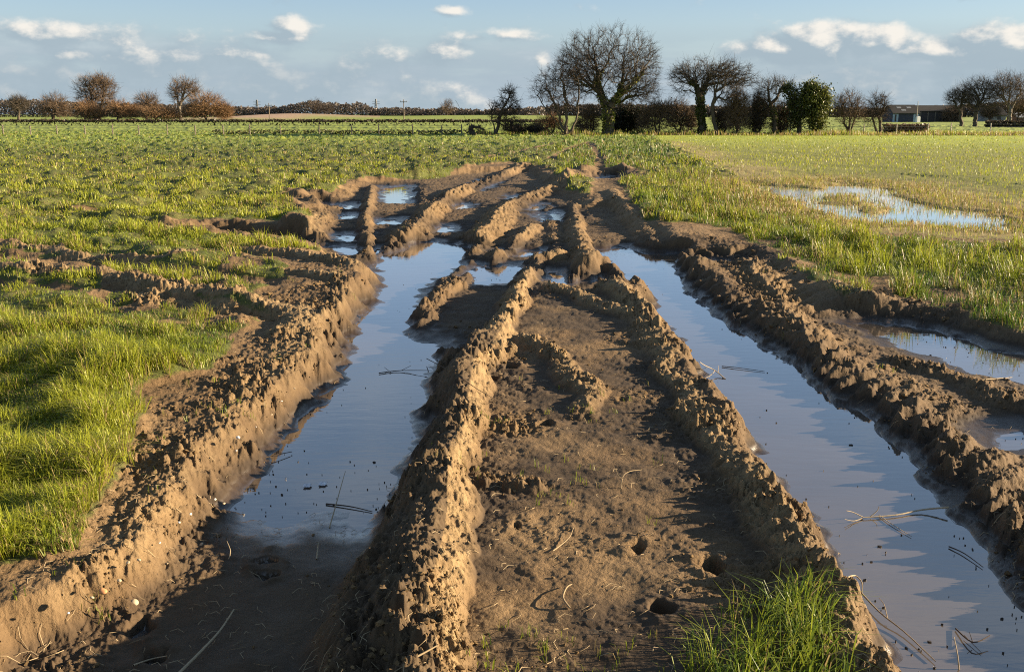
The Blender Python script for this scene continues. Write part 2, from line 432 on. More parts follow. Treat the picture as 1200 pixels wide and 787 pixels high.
class NB:
    """a small node builder"""
    def __init__(s, nt): s.nt = nt

    def n(s, t, **kw):
        nd = s.nt.nodes.new(t)
        for k, v in kw.items(): setattr(nd, k, v)
        return nd

    def put(s, sock, v):
        if hasattr(v, 'is_output'): s.nt.links.new(v, sock)
        elif v is not None: sock.default_value = v

    def math(s, op, a, b=None, c=None, clamp=False):
        nd = s.n('ShaderNodeMath', operation=op, use_clamp=clamp)
        for i, v in enumerate((a, b, c)):
            if v is not None: s.put(nd.inputs[i], v)
        return nd.outputs[0]

    def vmath(s, op, a, b=None):
        nd = s.n('ShaderNodeVectorMath', operation=op)
        s.put(nd.inputs[0], a)
        if b is not None: s.put(nd.inputs[1], b)
        return nd.outputs['Value'] if op in ('LENGTH', 'DOT_PRODUCT') else nd.outputs[0]

    def mix(s, f, a, b, blend='MIX'):
        nd = s.n('ShaderNodeMix', data_type='RGBA', blend_type=blend)
        s.put(nd.inputs[0], f)
        for i, v in ((6, a), (7, b)):
            if isinstance(v, tuple) and len(v) == 3: v = v + (1,)
            s.put(nd.inputs[i], v)
        return nd.outputs[2]

    def noise(s, vec, scale, detail=4, rough=.55, dim='3D', lac=2.):
        nd = s.n('ShaderNodeTexNoise', noise_dimensions=dim)
        s.put(nd.inputs['Vector'], vec); nd.inputs['Scale'].default_value = scale
        nd.inputs['Detail'].default_value = detail; nd.inputs['Roughness'].default_value = rough
        return nd.outputs[0]

    def ramp(s, f, a, b):
        nd = s.n('ShaderNodeMapRange', interpolation_type='SMOOTHSTEP')
        s.put(nd.inputs[0], f); s.put(nd.inputs[1], a); s.put(nd.inputs[2], b)
        return nd.outputs[0]

    def attr(s, name, out='Fac'):
        return s.n('ShaderNodeAttribute', attribute_name=name).outputs[out]

    def bsdf(s, col, rough, spec=.5, normal=None, **kw):
        nd = s.n('ShaderNodeBsdfPrincipled')
        if isinstance(col, tuple) and len(col) == 3: col = col + (1,)
        s.put(nd.inputs['Base Color'], col); s.put(nd.inputs['Roughness'], rough); s.put(nd.inputs['Specular IOR Level'], spec)
        if normal is not None: s.put(nd.inputs['Normal'], normal)
        for k, v in kw.items(): s.put(nd.inputs[k.replace('_', ' ')], v)
        return nd.outputs[0]

    def bump(s, hgt, strength, dist):
        nd = s.n('ShaderNodeBump'); s.put(nd.inputs['Height'], hgt); s.put(nd.inputs['Strength'], strength); nd.inputs['Distance'].default_value = dist
        return nd.outputs[0]

    def out(s, sh):
        s.nt.links.new(sh, s.n('ShaderNodeOutputMaterial').inputs[0])


def plain(name, col, rough=.8, var=.25, scale=6., spec=.3, metal=0.):
    m, nt = new_mat(name); b = NB(nt)
    P = b.n('ShaderNodeNewGeometry').outputs['Position']
    nz = b.noise(P, scale, 5, .6)
    c = b.mix(nz, tuple(k * (1 - var) for k in col), tuple(min(k * (1 + var), 1) for k in col))
    b.out(b.bsdf(c, rough, spec, Metallic=metal))
    return m


def ground_mat():
    m, nt = new_mat('field soil and turf'); b = NB(nt)
    P = b.n('ShaderNodeNewGeometry').outputs['Position']
    n1 = b.noise(P, 1.7, 5); n2 = b.noise(P, 14, 6, .65); n3 = b.noise(P, 70, 5, .7); nb = b.noise(P, .25, 4)
    soil = b.mix(n2, (.085, .052, .024), (.175, .112, .054))
    soil = b.mix(b.ramp(n1, .40, .66), soil, b.mix(n3, (.125, .078, .036), (.235, .158, .080)))
    soil = b.mix(b.ramp(n3, .62, .74), soil, (.23, .17, .10))
    soil = b.mix(b.ramp(n3, .42, .30), soil, (.042, .028, .016))
    soil = b.mix(b.math('MULTIPLY', b.attr('dry'), b.ramp(n2, .3, .65)), soil, b.mix(n3, (.17, .112, .052), (.33, .235, .120)))
    wet = b.attr('wet')  # mud wetness, with the painted slope shade folded in
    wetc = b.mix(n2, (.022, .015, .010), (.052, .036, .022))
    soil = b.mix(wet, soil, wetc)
    turf = b.mix(n2, (.050, .062, .014), (.125, .145, .024))
    turf = b.mix(b.ramp(n1, .45, .7), turf, (.125, .115, .036))
    turf = b.mix(b.ramp(n3, .48, .62), turf, (.045, .040, .016))
    dist = b.vmath('LENGTH', P)
    fark = b.ramp(dist, 35., 75.)
    P2 = b.vmath('MULTIPLY', P, (.35, 1.2, 1.))
    nf = b.noise(P2, .5, 5)
    turf = b.mix(fark, turf, b.mix(nf, (.13, .19, .030), (.25, .28, .042)))
    cropc = b.mix(nf, (.22, .28, .034), (.33, .36, .048))
    cropn = b.mix(n2, (.10, .115, .025), (.21, .20, .045))
    cropc = b.mix(fark, cropn, cropc)
    turf = b.mix(b.attr('crop'), turf, cropc)
    turf = b.mix(b.attr('dead'), turf, b.mix(n2, (.20, .15, .06), (.33, .26, .115)))
    plo = b.mix(nf, (.24, .15, .09), (.42, .30, .20))
    turf = b.mix(b.attr('plough'), turf, plo)
    mk = b.math('ADD', b.attr('mud'), b.math('MULTIPLY', b.math('SUBTRACT', n2, .5), .5))
    c = b.mix(b.ramp(mk, .38, .62), turf, soil)
    rg = b.math('SUBTRACT', .93, b.math('MULTIPLY', b.ramp(b.attr('gloss'), .30, .98), .62))
    hh = b.math('ADD', b.math('MULTIPLY', n2, .5), b.math('MULTIPLY', n3, .35))
    hh = b.math('ADD', hh, b.math('MULTIPLY', b.noise(P, 210, 3, .6), .12))
    bs = b.math('MULTIPLY_ADD', wet, -.72, 1.)
    nrm = b.bump(hh, bs, .028)
    b.out(b.bsdf(c, rg, .26, nrm, Coat_Weight=b.attr('film'), Coat_Roughness=.14, Coat_IOR=1.75, Coat_Normal=b.bump(n2, .25, .01)))
    return m


def water_mat(name='still muddy water', sediment=(.085, .068, .052), big=.5):
    m, nt = new_mat(name); b = NB(nt)
    P = b.n('ShaderNodeNewGeometry').outputs['Position']
    a = b.noise(b.vmath('MULTIPLY', P, (3., 9., 1.)), 1.6, 3, .5)
    c2 = b.noise(b.vmath('MULTIPLY', P, (1., 3.5, 1.)), 12, 2, .5)
    nrm = b.bump(b.math('ADD', a, b.math('MULTIPLY', c2, .12)), .05, .02)
    murk = b.mix(b.noise(P, 1.1, 4), tuple(k * .6 for k in sediment), tuple(k * 1.5 for k in sediment))
    df = b.n('ShaderNodeBsdfDiffuse'); b.put(df.inputs[0], murk); b.put(df.inputs['Normal'], nrm)
    gl = b.n('ShaderNodeBsdfGlossy'); gl.inputs['Roughness'].default_value = .015; gl.inputs[0].default_value = (.96, .97, 1, 1); b.put(gl.inputs['Normal'], nrm)
    fr = b.n('ShaderNodeFresnel'); fr.inputs[0].default_value = 1.5; b.put(fr.inputs[1], nrm)
    mx = b.n('ShaderNodeMixShader'); b.put(mx.inputs[0], b.math('MULTIPLY_ADD', fr.outputs[0], 1.55, .05, clamp=True))
    nt.links.new(df.outputs[0], mx.inputs[1]); nt.links.new(gl.outputs[0], mx.inputs[2])
    b.out(mx.outputs[0])
    return m


def leaf_mat(name, rough=.5, trans=.35, gain=1.):
    m, nt = new_mat(name); b = NB(nt)
    c = b.attr('Col', 'Color')
    if gain != 1: c = b.mix(1., c, (gain,) * 3, 'MULTIPLY')
    d = b.bsdf(c, rough, .25)
    t = b.n('ShaderNodeBsdfTranslucent'); b.put(t.inputs[0], c)
    mx = b.n('ShaderNodeMixShader'); mx.inputs[0].default_value = trans
    nt.links.new(d, mx.inputs[1]); nt.links.new(t.outputs[0], mx.inputs[2])
    b.out(mx.outputs[0])
    return m


M_GROUND, M_WATER, M_GRASS = ground_mat(), water_mat(), leaf_mat('grass blades', .45, .42)

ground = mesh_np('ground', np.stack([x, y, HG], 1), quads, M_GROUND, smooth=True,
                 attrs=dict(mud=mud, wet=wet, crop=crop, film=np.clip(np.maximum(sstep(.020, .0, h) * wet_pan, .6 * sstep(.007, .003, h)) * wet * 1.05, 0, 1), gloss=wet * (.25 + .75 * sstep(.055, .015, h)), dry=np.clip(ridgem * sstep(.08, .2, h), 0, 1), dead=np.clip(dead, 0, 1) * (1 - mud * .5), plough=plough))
tag(ground, 'muddy farm track and rough green pasture running to the horizon', kind='structure')


def sheet(name, x0, x1, y0, y1, z, nx, ny, mat):
    X, Y = np.meshgrid(np.linspace(x0, x1, nx), np.linspace(y0, y1, ny))
    V = np.stack([X.ravel(), Y.ravel(), np.full(X.size, z)], 1)
    q = np.arange(nx * ny).reshape(ny, nx)
    return mesh_np(name, V, np.stack([q[:-1, :-1], q[:-1, 1:], q[1:, 1:], q[1:, :-1]], -1).reshape(-1, 4), mat)


w1 = sheet('rut_water', -6.5, 7, 1., 30, 0., 3, 3, M_WATER)
tag(w1, 'still brown water standing in the wheel ruts and footprints', kind='structure')
w2 = sheet('field_water', 3.4, 15, 11.5, 24, .048, 3, 3, M_WATER)
tag(w2, 'shallow flood water lying in the edge of the crop field', kind='structure')

# ------------------------------------------------------------------ sun and sky
SUN_EL, SUN_AZ = math.radians(14.0), math.radians(6)      # from the right, a touch ahead of the camera
sv = Vector((math.cos(SUN_EL) * math.cos(SUN_AZ), math.cos(SUN_EL) * math.sin(SUN_AZ), math.sin(SUN_EL)))
sl = bpy.data.lights.new('sun', 'SUN'); so = bpy.data.objects.new('sun', sl); COL.objects.link(so)
sl.energy = 5.0; sl.angle = math.radians(.53); sl.color = (1., .80, .55)
so.rotation_euler = (-sv).to_track_quat('-Z', 'Y').to_euler()
so.location = sv * 50

W = bpy.data.worlds.new('World'); SC.world = W; W.use_nodes = True
nt = W.node_tree; nt.nodes.clear(); b = NB(nt)
sky = b.n('ShaderNodeTexSky', sky_type='NISHITA', sun_disc=False, sun_elevation=SUN_EL, sun_rotation=math.pi / 2 - SUN_AZ)
sky.altitude = 100; sky.air_density = 1.0; sky.dust_density = .6; sky.ozone_density = 2.0
D = b.n('ShaderNodeTexCoord').outputs['Generated']
sep = b.n('ShaderNodeSeparateXYZ'); nt.links.new(D, sep.inputs[0])
az = b.math('ARCTAN2', sep.outputs[0], sep.outputs[1])
el = b.math('ARCSINE', sep.outputs[2])
cmb = b.n('ShaderNodeCombineXYZ'); b.put(cmb.inputs[0], az); b.put(cmb.inputs[1], el)
AE = cmb.outputs[0]


def azel(px, py):
    a, f, u = ray(px, py)
    return math.atan2(a, f), math.asin(u / math.sqrt(a * a + f * f + u * u))


# puffs: centre, half size in photograph pixels, weight
PUFFS = [(343, 32, 30, 12, .62), (318, 44, 40, 9, .6), (250, 48, 120, 12, .25), (80, 42, 130, 16, .45), (-120, 40, 140, 22, .5), (270, 36, 26, 6, .25), (520, 64, 32, 18, .62), (600, 42, 40, 9, .5), (560, 44, 40, 6, .32), (532, 13, 20, 6, .5), (634, 70, 14, 16, .42),
         (915, 58, 60, 18, .78), (960, 52, 50, 24, .85), (1025, 52, 50, 18, .80), (1085, 62, 80, 16, .62), (1190, 50, 60, 22, .78), (1320, 50, 90, 26, .6), (1120, 75, 110, 18, .4), (420, 66, 70, 16, .2), (170, 72, 200, 26, .36), (-40, 80, 120, 26, .36)]


def cloud_density(p):
    q = b.vmath('MULTIPLY', p, (1., 1.55, 1.))
    nz = b.noise(q, 20., 9, .58)
    acc = b.math('MULTIPLY', b.math('SUBTRACT', nz, .5), 1.7)
    blob = None
    for cx, cy, rx, ry, wgt in PUFFS:
        a0, e0 = azel(cx, cy)
        v = b.vmath('MULTIPLY', b.vmath('SUBTRACT', p, (a0, e0, 0)), (FPX / rx, FPX / ry, 0))
        r = b.math('MULTIPLY', b.math('SUBTRACT', 1.35, b.vmath('LENGTH', v), clamp=False), wgt)
        r = b.math('MAXIMUM', r, -.1)
        blob = r if blob is None else b.math('MAXIMUM', blob, r)
    sp = b.n('ShaderNodeSeparateXYZ'); b.put(sp.inputs[0], p)
    top = b.math('ADD', b.math('MULTIPLY', b.ramp(sp.outputs[0], .02, -.16), .052), b.math('MULTIPLY', b.ramp(sp.outputs[0], .16, .30), .050))
    bank = b.math('MULTIPLY', b.math('SUBTRACT', b.math('ADD', top, .018), sp.outputs[1]), 13.)
    bank = b.math('MINIMUM', b.math('MAXIMUM', bank, -.3), .42)
    return b.math('ADD', acc, b.math('MAXIMUM', blob, bank)), bank


d0, deep = cloud_density(AE)
d1 = cloud_density(b.vmath('ADD', AE, (.010, .007, 0)))[0]
mask = b.ramp(d0, .04, .56)
lit = b.ramp(b.math('SUBTRACT', d0, d1), -.02, .48)
lit = b.math('MULTIPLY', lit, b.math('SUBTRACT', 1., b.math('MULTIPLY', b.ramp(deep, .12, .42), .68)))
lowcol = b.mix(lit, (.425, .53, .605), (1.05, .99, .90))
# broad grey layer near the horizon
lay = b.noise(b.vmath('MULTIPLY', AE, (1., 4.5, 1.)), 6., 6, .55)
band = b.math('MULTIPLY', b.ramp(el, .090, .045), b.ramp(lay, .30, .62))
bandc = b.mix(b.ramp(lay, .45, .75), (.40, .505, .60), (.64, .71, .75))
hazeband = b.ramp(el, .17, .01)
# higher soft clouds, seen only mirrored in the water
hi = b.noise(b.vmath('MULTIPLY', D, (2.2, 2.2, 5.)), 1.5, 6, .55)
him = b.math('MULTIPLY', b.ramp(hi, .52, .72), b.ramp(el, .14, .26))
bg1 = b.n('ShaderNodeBackground'); nt.links.new(sky.outputs[0], bg1.inputs[0]); bg1.inputs[1].default_value = .05


def over(base, col, fac):
    e = b.n('ShaderNodeBackground'); b.put(e.inputs[0], col); e.inputs[1].default_value = .245
    mx = b.n('ShaderNodeMixShader'); b.put(mx.inputs[0], fac)
    nt.links.new(base, mx.inputs[1]); nt.links.new(e.outputs[0], mx.inputs[2])
    return mx.outputs[0]


s = over(bg1.outputs[0], (.47, .585, .70, 1), b.math('MULTIPLY', hazeband, .9))
s = over(s, (.36, .52, .76, 1), b.math('MULTIPLY', b.math('MULTIPLY', b.ramp(el, .05, .16), b.ramp(el, .95, .55)), .75))
s = over(s, bandc, b.math('MULTIPLY', band, .85))
s = over(s, lowcol, b.math('MULTIPLY', mask, .92))
s = over(s, (.62, .70, .80, 1), b.math('MULTIPLY', him, .6))
nt.links.new(s, b.n('ShaderNodeOutputWorld').inputs[0])

vs = SC.view_settings
vs.view_transform = 'Standard'; vs.look = 'None'; vs.gamma = 1; vs.use_curve_mapping = False
vs.exposure = 1.92
SC.cycles.max_bounces = 6; SC.cycles.diffuse_bounces = 2; SC.cycles.glossy_bounces = 3; SC.cycles.transmission_bounces = 2; SC.cycles.transparent_max_bounces = 4
SC.cycles.use_denoising = False
SC.cycles.pixel_filter_type = 'BLACKMAN_HARRIS'; SC.cycles.filter_width = 1.1
# ------------------------------------------------------------------ grass
H2, MUD2, CROP2, DEAD2 = HG.reshape(R_, C_), mud.reshape(R_, C_), crop.reshape(R_, C_), dead.reshape(R_, C_)
SDW2, SDF2, WET2 = sdw.reshape(R_, C_), sdf.reshape(R_, C_), wet.reshape(R_, C_)
X2, Y2 = Xg, Yg
PATCH = G([(790, 800), (800, 745), (850, 712), (905, 690), (965, 688), (988, 720), (1010, 800), (1040, 860), (780, 860)], .16)
c0, c1 = len(uo) - 25, len(uo) + len(un) + 24
r0, r1 = int(np.searchsorted(Ys, 2.2)), int(np.searchsorted(Ys, 95))


def scatter(n, lo=r0, hi=r1):
    """n random points spread over the rows and columns of the ground sheet"""
    fi = RNG.random(n) * (hi - lo - 1) + lo; fj = RNG.random(n) * (c1 - c0 - 1) + c0
    i = fi.astype(int); j = fj.astype(int); a = fi - i; c = fj - j

    def S(A): return (A[i, j] * (1 - a) + A[i + 1, j] * a) * (1 - c) + (A[i, j + 1] * (1 - a) + A[i + 1, j + 1] * a) * c
    return S


def blades(P, hgt, wid, azi, lean, col, tipcol, name, mat, parent=None):
    n = len(P)
    dx, dy = np.cos(azi), np.sin(azi)
    fa = azi + np.pi / 2 + RNG.normal(0, .5, n)
    sx, sy = np.cos(fa) * wid / 2, np.sin(fa) * wid / 2
    V = np.zeros((n, 5, 3))
    V[:, 0] = P + np.stack([-sx, -sy, -.01 + 0 * sx], 1); V[:, 1] = P + np.stack([sx, sy, -.01 + 0 * sx], 1)
    m = P + np.stack([dx * hgt * lean * .32, dy * hgt * lean * .32, hgt * .62 * (1 - .12 * lean)], 1)
    V[:, 2] = m + np.stack([-sx * .75, -sy * .75, 0 * sx], 1); V[:, 3] = m + np.stack([sx * .75, sy * .75, 0 * sx], 1)
    V[:, 4] = P + np.stack([dx * hgt * lean, dy * hgt * lean, hgt * np.maximum(1 - .45 * lean, .1)], 1)
    base = np.arange(n)[:, None] * 5
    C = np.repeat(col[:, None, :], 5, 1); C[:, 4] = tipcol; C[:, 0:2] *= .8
    return mesh_np(name, V.reshape(-1, 3), [base + np.array([[0, 1, 3, 2]]), base + np.array([[2, 3, 4]])], mat, parent, attrs=dict(Col=C.reshape(-1, 3)))


def palette(n, k, straw):
    """k 0..1 dark to yellow green; straw 0..1 share of dead blades"""
    k = np.clip(k, 0, 1)[:, None]
    c = np.array([[.062, .118, .014]]) * (1 - k) + np.array([[.285, .305, .026]]) * k
    c = c * RNG.uniform(.78, 1.22, (n, 1))
    d = RNG.random(n) < straw
    c[d] = np.array([.27, .20, .085]) * RNG.uniform(.6, 1.35, (d.sum(), 1))
    return c


LUSH = G([(650, 160), (765, 160), (830, 200), (905, 226), (985, 262), (1230, 285), (1230, 385), (1060, 345), (960, 320), (880, 268), (760, 252), (735, 225), (700, 203), (660, 218)], .2)


def meadow(n):
    S = scatter(n)
    px, py, mu, cr, de, sw, sf = S(X2), S(Y2), S(MUD2), S(CROP2), S(DEAD2), S(SDW2), S(SDF2)
    pz = S(H2)
    big = fbm(px * .8, py * .8, 3, 111); small = fbm(px * 3.2, py * 2.6, 2, 113)
    inp = poly_sd(PATCH, px, py)
    rag = np.where((py < 8) & (px < 0), .55, .25)
    keep = (mu + rag * small + (rag - .25) * 1.2 * perlin(px * 9, py * 9, 117) < .45) & (cr < .5) & (sw > .05) & (sf > .1) & (pz > .05)
    dens = np.clip(.85 + .9 * big + .8 * small, .42, 1) * np.clip(1.25 - 1.5 * np.clip(mu, 0, 1), .1, 1)
    dens = np.where(py < 6, np.maximum(dens, .5), dens)
    keep &= (RNG.random(n) < dens)
    k = np.nonzero(keep)[0]
    px, py, pz, big, small, mu, de = px[k], py[k], pz[k], big[k], small[k], mu[k], de[k]
    n = len(k)
    pix = py / FPX
    tuft = np.clip(.5 + .9 * big + 1.1 * small, 0, 2.0)
    hgt = (.026 + .085 * np.clip(tuft - .15, 0, 2) ** 1.4) * RNG.uniform(.5, 1.4, n)
    vg = sstep(.25, -.25, poly_sd(LUSH, px, py)) * (cr[k] < .5)
    hgt = hgt * (1 + .7 * vg) + .02 * vg
    left = sstep(-.3, -1.2, px) * sstep(7.5, 5.5, py)      # lush growth at the left foreground
    hgt = hgt * (1 + .25 * left) + .022 * left
    rt = sstep(2.5, 4, px) * sstep(12, 9.5, py)
    hgt = hgt * (1 + .6 * rt * RNG.random(n))
    hgt = np.maximum(hgt, pix * 1.1)
    wid = np.maximum(RNG.uniform(.0020, .0056, n), pix * .85)
    azi = 4 * perlin(px * 1.7, py * 1.7, 120) + RNG.normal(0, 1.5, n) + 2.6
    lean = np.clip(RNG.normal(.68, .3, n), .05, 1.3)
    yel = .62 + .45 * perlin(px * .25, py * .25, 130) + .3 * big + .5 * small + .25 * perlin(px * 1.1, py * 1.1, 133) + RNG.normal(0, 1, n) * np.where(py > 8, .08, .15) - .45 * sstep(27, 44, py) - .25 * rt - .22 * vg
    straw = np.clip(.15 + .25 * perlin(px * .6, py * .6, 131) + .5 * de + .25 * (mu > .2), .02, .8)
    col = palette(n, yel, straw)
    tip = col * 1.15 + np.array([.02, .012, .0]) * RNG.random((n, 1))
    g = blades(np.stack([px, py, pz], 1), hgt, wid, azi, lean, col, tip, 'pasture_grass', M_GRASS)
    print('meadow', n)
    return tag(g, 'tufty yellow green pasture grass either side of the mud', kind='stuff')


meadow(900000)


def patch_grass(poly, n, hlo, hhi, name, label, yel=.45, splay=.55):
    lo, hi = poly.min(0), poly.max(0)
    p = RNG.random((n, 2)) * (hi - lo) + lo
    s = poly_sd(poly, p[:, 0], p[:, 1])
    k = (s < 0) & (RNG.random(n) < np.clip(-s / .12 + .15, 0, 1) * np.clip(.6 + fbm(p[:, 0] * 7, p[:, 1] * 7, 2, 141), .1, 1))
    p = p[k]; s = s[k]; n = len(p)
    z = height_at(p[:, 0], p[:, 1])
    hgt = RNG.uniform(hlo, hhi, n) * np.clip(.5 - s / .2, .4, 1)
    col = palette(n, yel + RNG.normal(0, .2, n), .06)
    g = blades(np.stack([p[:, 0], p[:, 1], z], 1), hgt, RNG.uniform(.003, .006, n), 3 * perlin(p[:, 0] * 6, p[:, 1] * 6, 3) + RNG.normal(0, 1.3, n) + .6, np.clip(RNG.normal(splay, .3, n), .05, 1.2), col, col * 1.2, name, M_GRASS)
    return tag(g, label, kind='stuff')


def height_at(px, py):
    """height of the ground sheet at plan points"""
    px = np.asarray(px, float); py = np.asarray(py, float)
    i = np.clip(np.searchsorted(Ys, py) - 1, 0, R_ - 2)
    a = (py - Ys[i]) / (Ys[i + 1] - Ys[i])
    out = 0
    for k, w in ((i, 1 - a), (i + 1, a)):
        u = px / Wd[k]
        j = np.clip(np.searchsorted(us, u) - 1, 0, C_ - 2)
        c = np.clip((u - us[j]) / (us[j + 1] - us[j]), 0, 1)
        out = out + w * (H2[k, j] * (1 - c) + H2[k, j + 1] * c)
    return out


patch_grass(PATCH, 2900, .06, .23, 'long_grass', 'lush green grass tuft growing on the right ridge in the near foreground', .38, .72)


def crop_rows(n):
    S = scatter(n, r0 + 150)
    px, py, cr, sf, mu = S(X2), S(Y2), S(CROP2), S(SDF2), S(MUD2)
    pz = S(H2)
    # drilled rows run away from the camera and to the right
    ang = math.radians(14)
    t = px * math.cos(ang) - py * math.sin(ang)
    row = .5 + .5 * np.cos(t / .17 * 2 * np.pi)
    big = fbm(px * .35, py * .35, 3, 151)
    dens = np.clip(.75 + .5 * big, .15, 1) * (np.where(py < 30, .25 + .75 * row, 1))
    dens = dens * sstep(-.45, .5, sf + .3 * big)
    k = np.nonzero((cr > .5) & (sf > -.5) & (RNG.random(n) < dens))[0]
    px, py, pz, sf, big, row = px[k], py[k], pz[k], sf[k], big[k], row[k]; n = len(k)
    pz = np.where(sf < 0, np.maximum(pz, .03), pz)
    pix = py / FPX
    hgt = np.maximum(RNG.uniform(.05, .12, n), pix * 1.2); wid = np.maximum(.003, pix * .6)
    dead_ = np.clip(sstep(2.4, .2, sf) + sstep(.2, .9, fbm(px * .3, py * .3, 2, 153)) * .35 + .3 * sstep(24, 18, py), 0, 1)
    col = palette(n, .80 + RNG.normal(0, .12, n) + .2 * big, np.clip(dead_ * .65, .06, .75))
    col *= 1.15
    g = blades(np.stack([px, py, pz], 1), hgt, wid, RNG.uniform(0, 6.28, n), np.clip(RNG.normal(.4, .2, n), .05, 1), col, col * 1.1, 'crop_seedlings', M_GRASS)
    print('crop', n)
    return tag(g, 'thin yellow green crop seedlings drilled across the right field', kind='stuff')


crop_rows(300000)


def stubble(n):
    # drowned stubble that breaks up the shore of the field puddle
    lo, hi = FIELDP.min(0) - 1.6, FIELDP.max(0) + 1.6
    p = RNG.random((n, 2)) * (hi - lo) + lo
    s_ = np.maximum(poly_sd(FIELDP, p[:, 0], p[:, 1]), -poly_sd(ISLAND, p[:, 0], p[:, 1]))
    k = (RNG.random(n) < np.clip(.9 * sstep(-.75, .35, s_ + .5 * fbm(p[:, 0] * 1.1, p[:, 1] * 1.1, 3, 161)), .012, 1) * sstep(1.5, .8, s_))
    p = p[k]; n = len(p)
    col = palette(n, .7 + RNG.normal(0, .2, n), .62)
    g = blades(np.stack([p[:, 0], p[:, 1], np.maximum(height_at(p[:, 0], p[:, 1]), .02)], 1), RNG.uniform(.05, .15, n), np.full(n, .008), RNG.uniform(0, 6.28, n), np.clip(RNG.normal(.45, .25, n), .05, 1), col, col * 1.1, 'drowned_stubble', M_GRASS)
    return tag(g, 'straw coloured drowned stubble round the flood water in the crop field', kind='stuff')


stubble(30000)
print('grass', round(time.time() - T0, 1))
# ------------------------------------------------------------------ trees
def wood(name, c0, c1):
    m, nt = new_mat(name); b = NB(nt)
    P = b.n('ShaderNodeNewGeometry').outputs['Position']
    b.out(b.bsdf(b.mix(b.noise(P, 3., 4), c0, c1), .85, .15))
    return m


BARK_OAK = wood('dark oak bark', (.050, .040, .030), (.115, .092, .066))
BARK_PALE = wood('pale grey bark', (.13, .11, .085), (.24, .205, .16))
TWIG_OAK = wood('dark oak twigs', (.048, .039, .030), (.100, .080, .058))
TWIG_BROWN = wood('brown twigs', (.095, .068, .046), (.170, .120, .078))
TWIG_RUST = wood('rusty willow twigs', (.150, .088, .046), (.25, .155, .082))
TWIG_DARK = wood('dark thorn twigs', (.042, .032, .024), (.085, .062, .044))
LEAF = leaf_mat('evergreen leaves', .45, .2)


def tubes(A, B, ra, rb, k):
    """a tapered k-sided tube for every pair of points"""
    A, B = np.asarray(A, float), np.asarray(B, float)
    n = len(A)
    d = B - A; L = np.linalg.norm(d, axis=1, keepdims=True) + 1e-9; d = d / L
    ref = np.where(np.abs(d[:, 2:3]) > .9, np.array([[1., 0, 0]]), np.array([[0, 0, 1.]]))
    u = np.cross(d, ref); u /= np.linalg.norm(u, axis=1, keepdims=True) + 1e-9
    v = np.cross(d, u)
    th = np.arange(k) * 2 * np.pi / k
    ring = u[:, None, :] * np.cos(th)[None, :, None] + v[:, None, :] * np.sin(th)[None, :, None]
    ov = d * np.minimum(rb, .06)[:, None] * .5
    V = np.concatenate([A[:, None] + ring * ra[:, None, None], (B + ov)[:, None] + ring * rb[:, None, None]], 1)
    q = np.array([[i, (i + 1) % k, k + (i + 1) % k, k + i] for i in range(k)])
    F = (np.arange(n)[:, None, None] * 2 * k + q[None]).reshape(-1, 4)
    return V.reshape(-1, 3), F


def join(parts):
    V, F, o = [], [], 0
    for v, f in parts:
        V.append(v); F.append(f + o); o += len(v)
    return np.concatenate(V), np.concatenate(F)


def leaf_cards(P, size, rng, c0, c1, flat=.0):
    n = len(P)
    a = rng.normal(0, 1, (n, 3)); a /= np.linalg.norm(a, axis=1, keepdims=True)
    b_ = rng.normal(0, 1, (n, 3)); b_ -= a * (a * b_).sum(1, keepdims=True); b_ /= np.linalg.norm(b_, axis=1, keepdims=True)
    s = size * rng.uniform(.6, 1.4, (n, 1))
    V = np.stack([P - a * s, P + b_ * s * .55, P + a * s, P - b_ * s * .55], 1)
    k = rng.random((n, 1)) ** 1.3
    C = np.array(c0) * (1 - k) + np.array(c1) * k
    return V.reshape(-1, 3), np.arange(n * 4).reshape(n, 4), np.repeat(C[:, None], 4, 1).reshape(-1, 3)


def local(pl, Y, base, dy=0.):
    """pixel polyline at distance Y -> points relative to the tree's base"""
    return [np.array(at(p[0], p[1], Y)) - base + np.array([0, (p[2] if len(p) > 2 else dy), 0]) for p in pl]


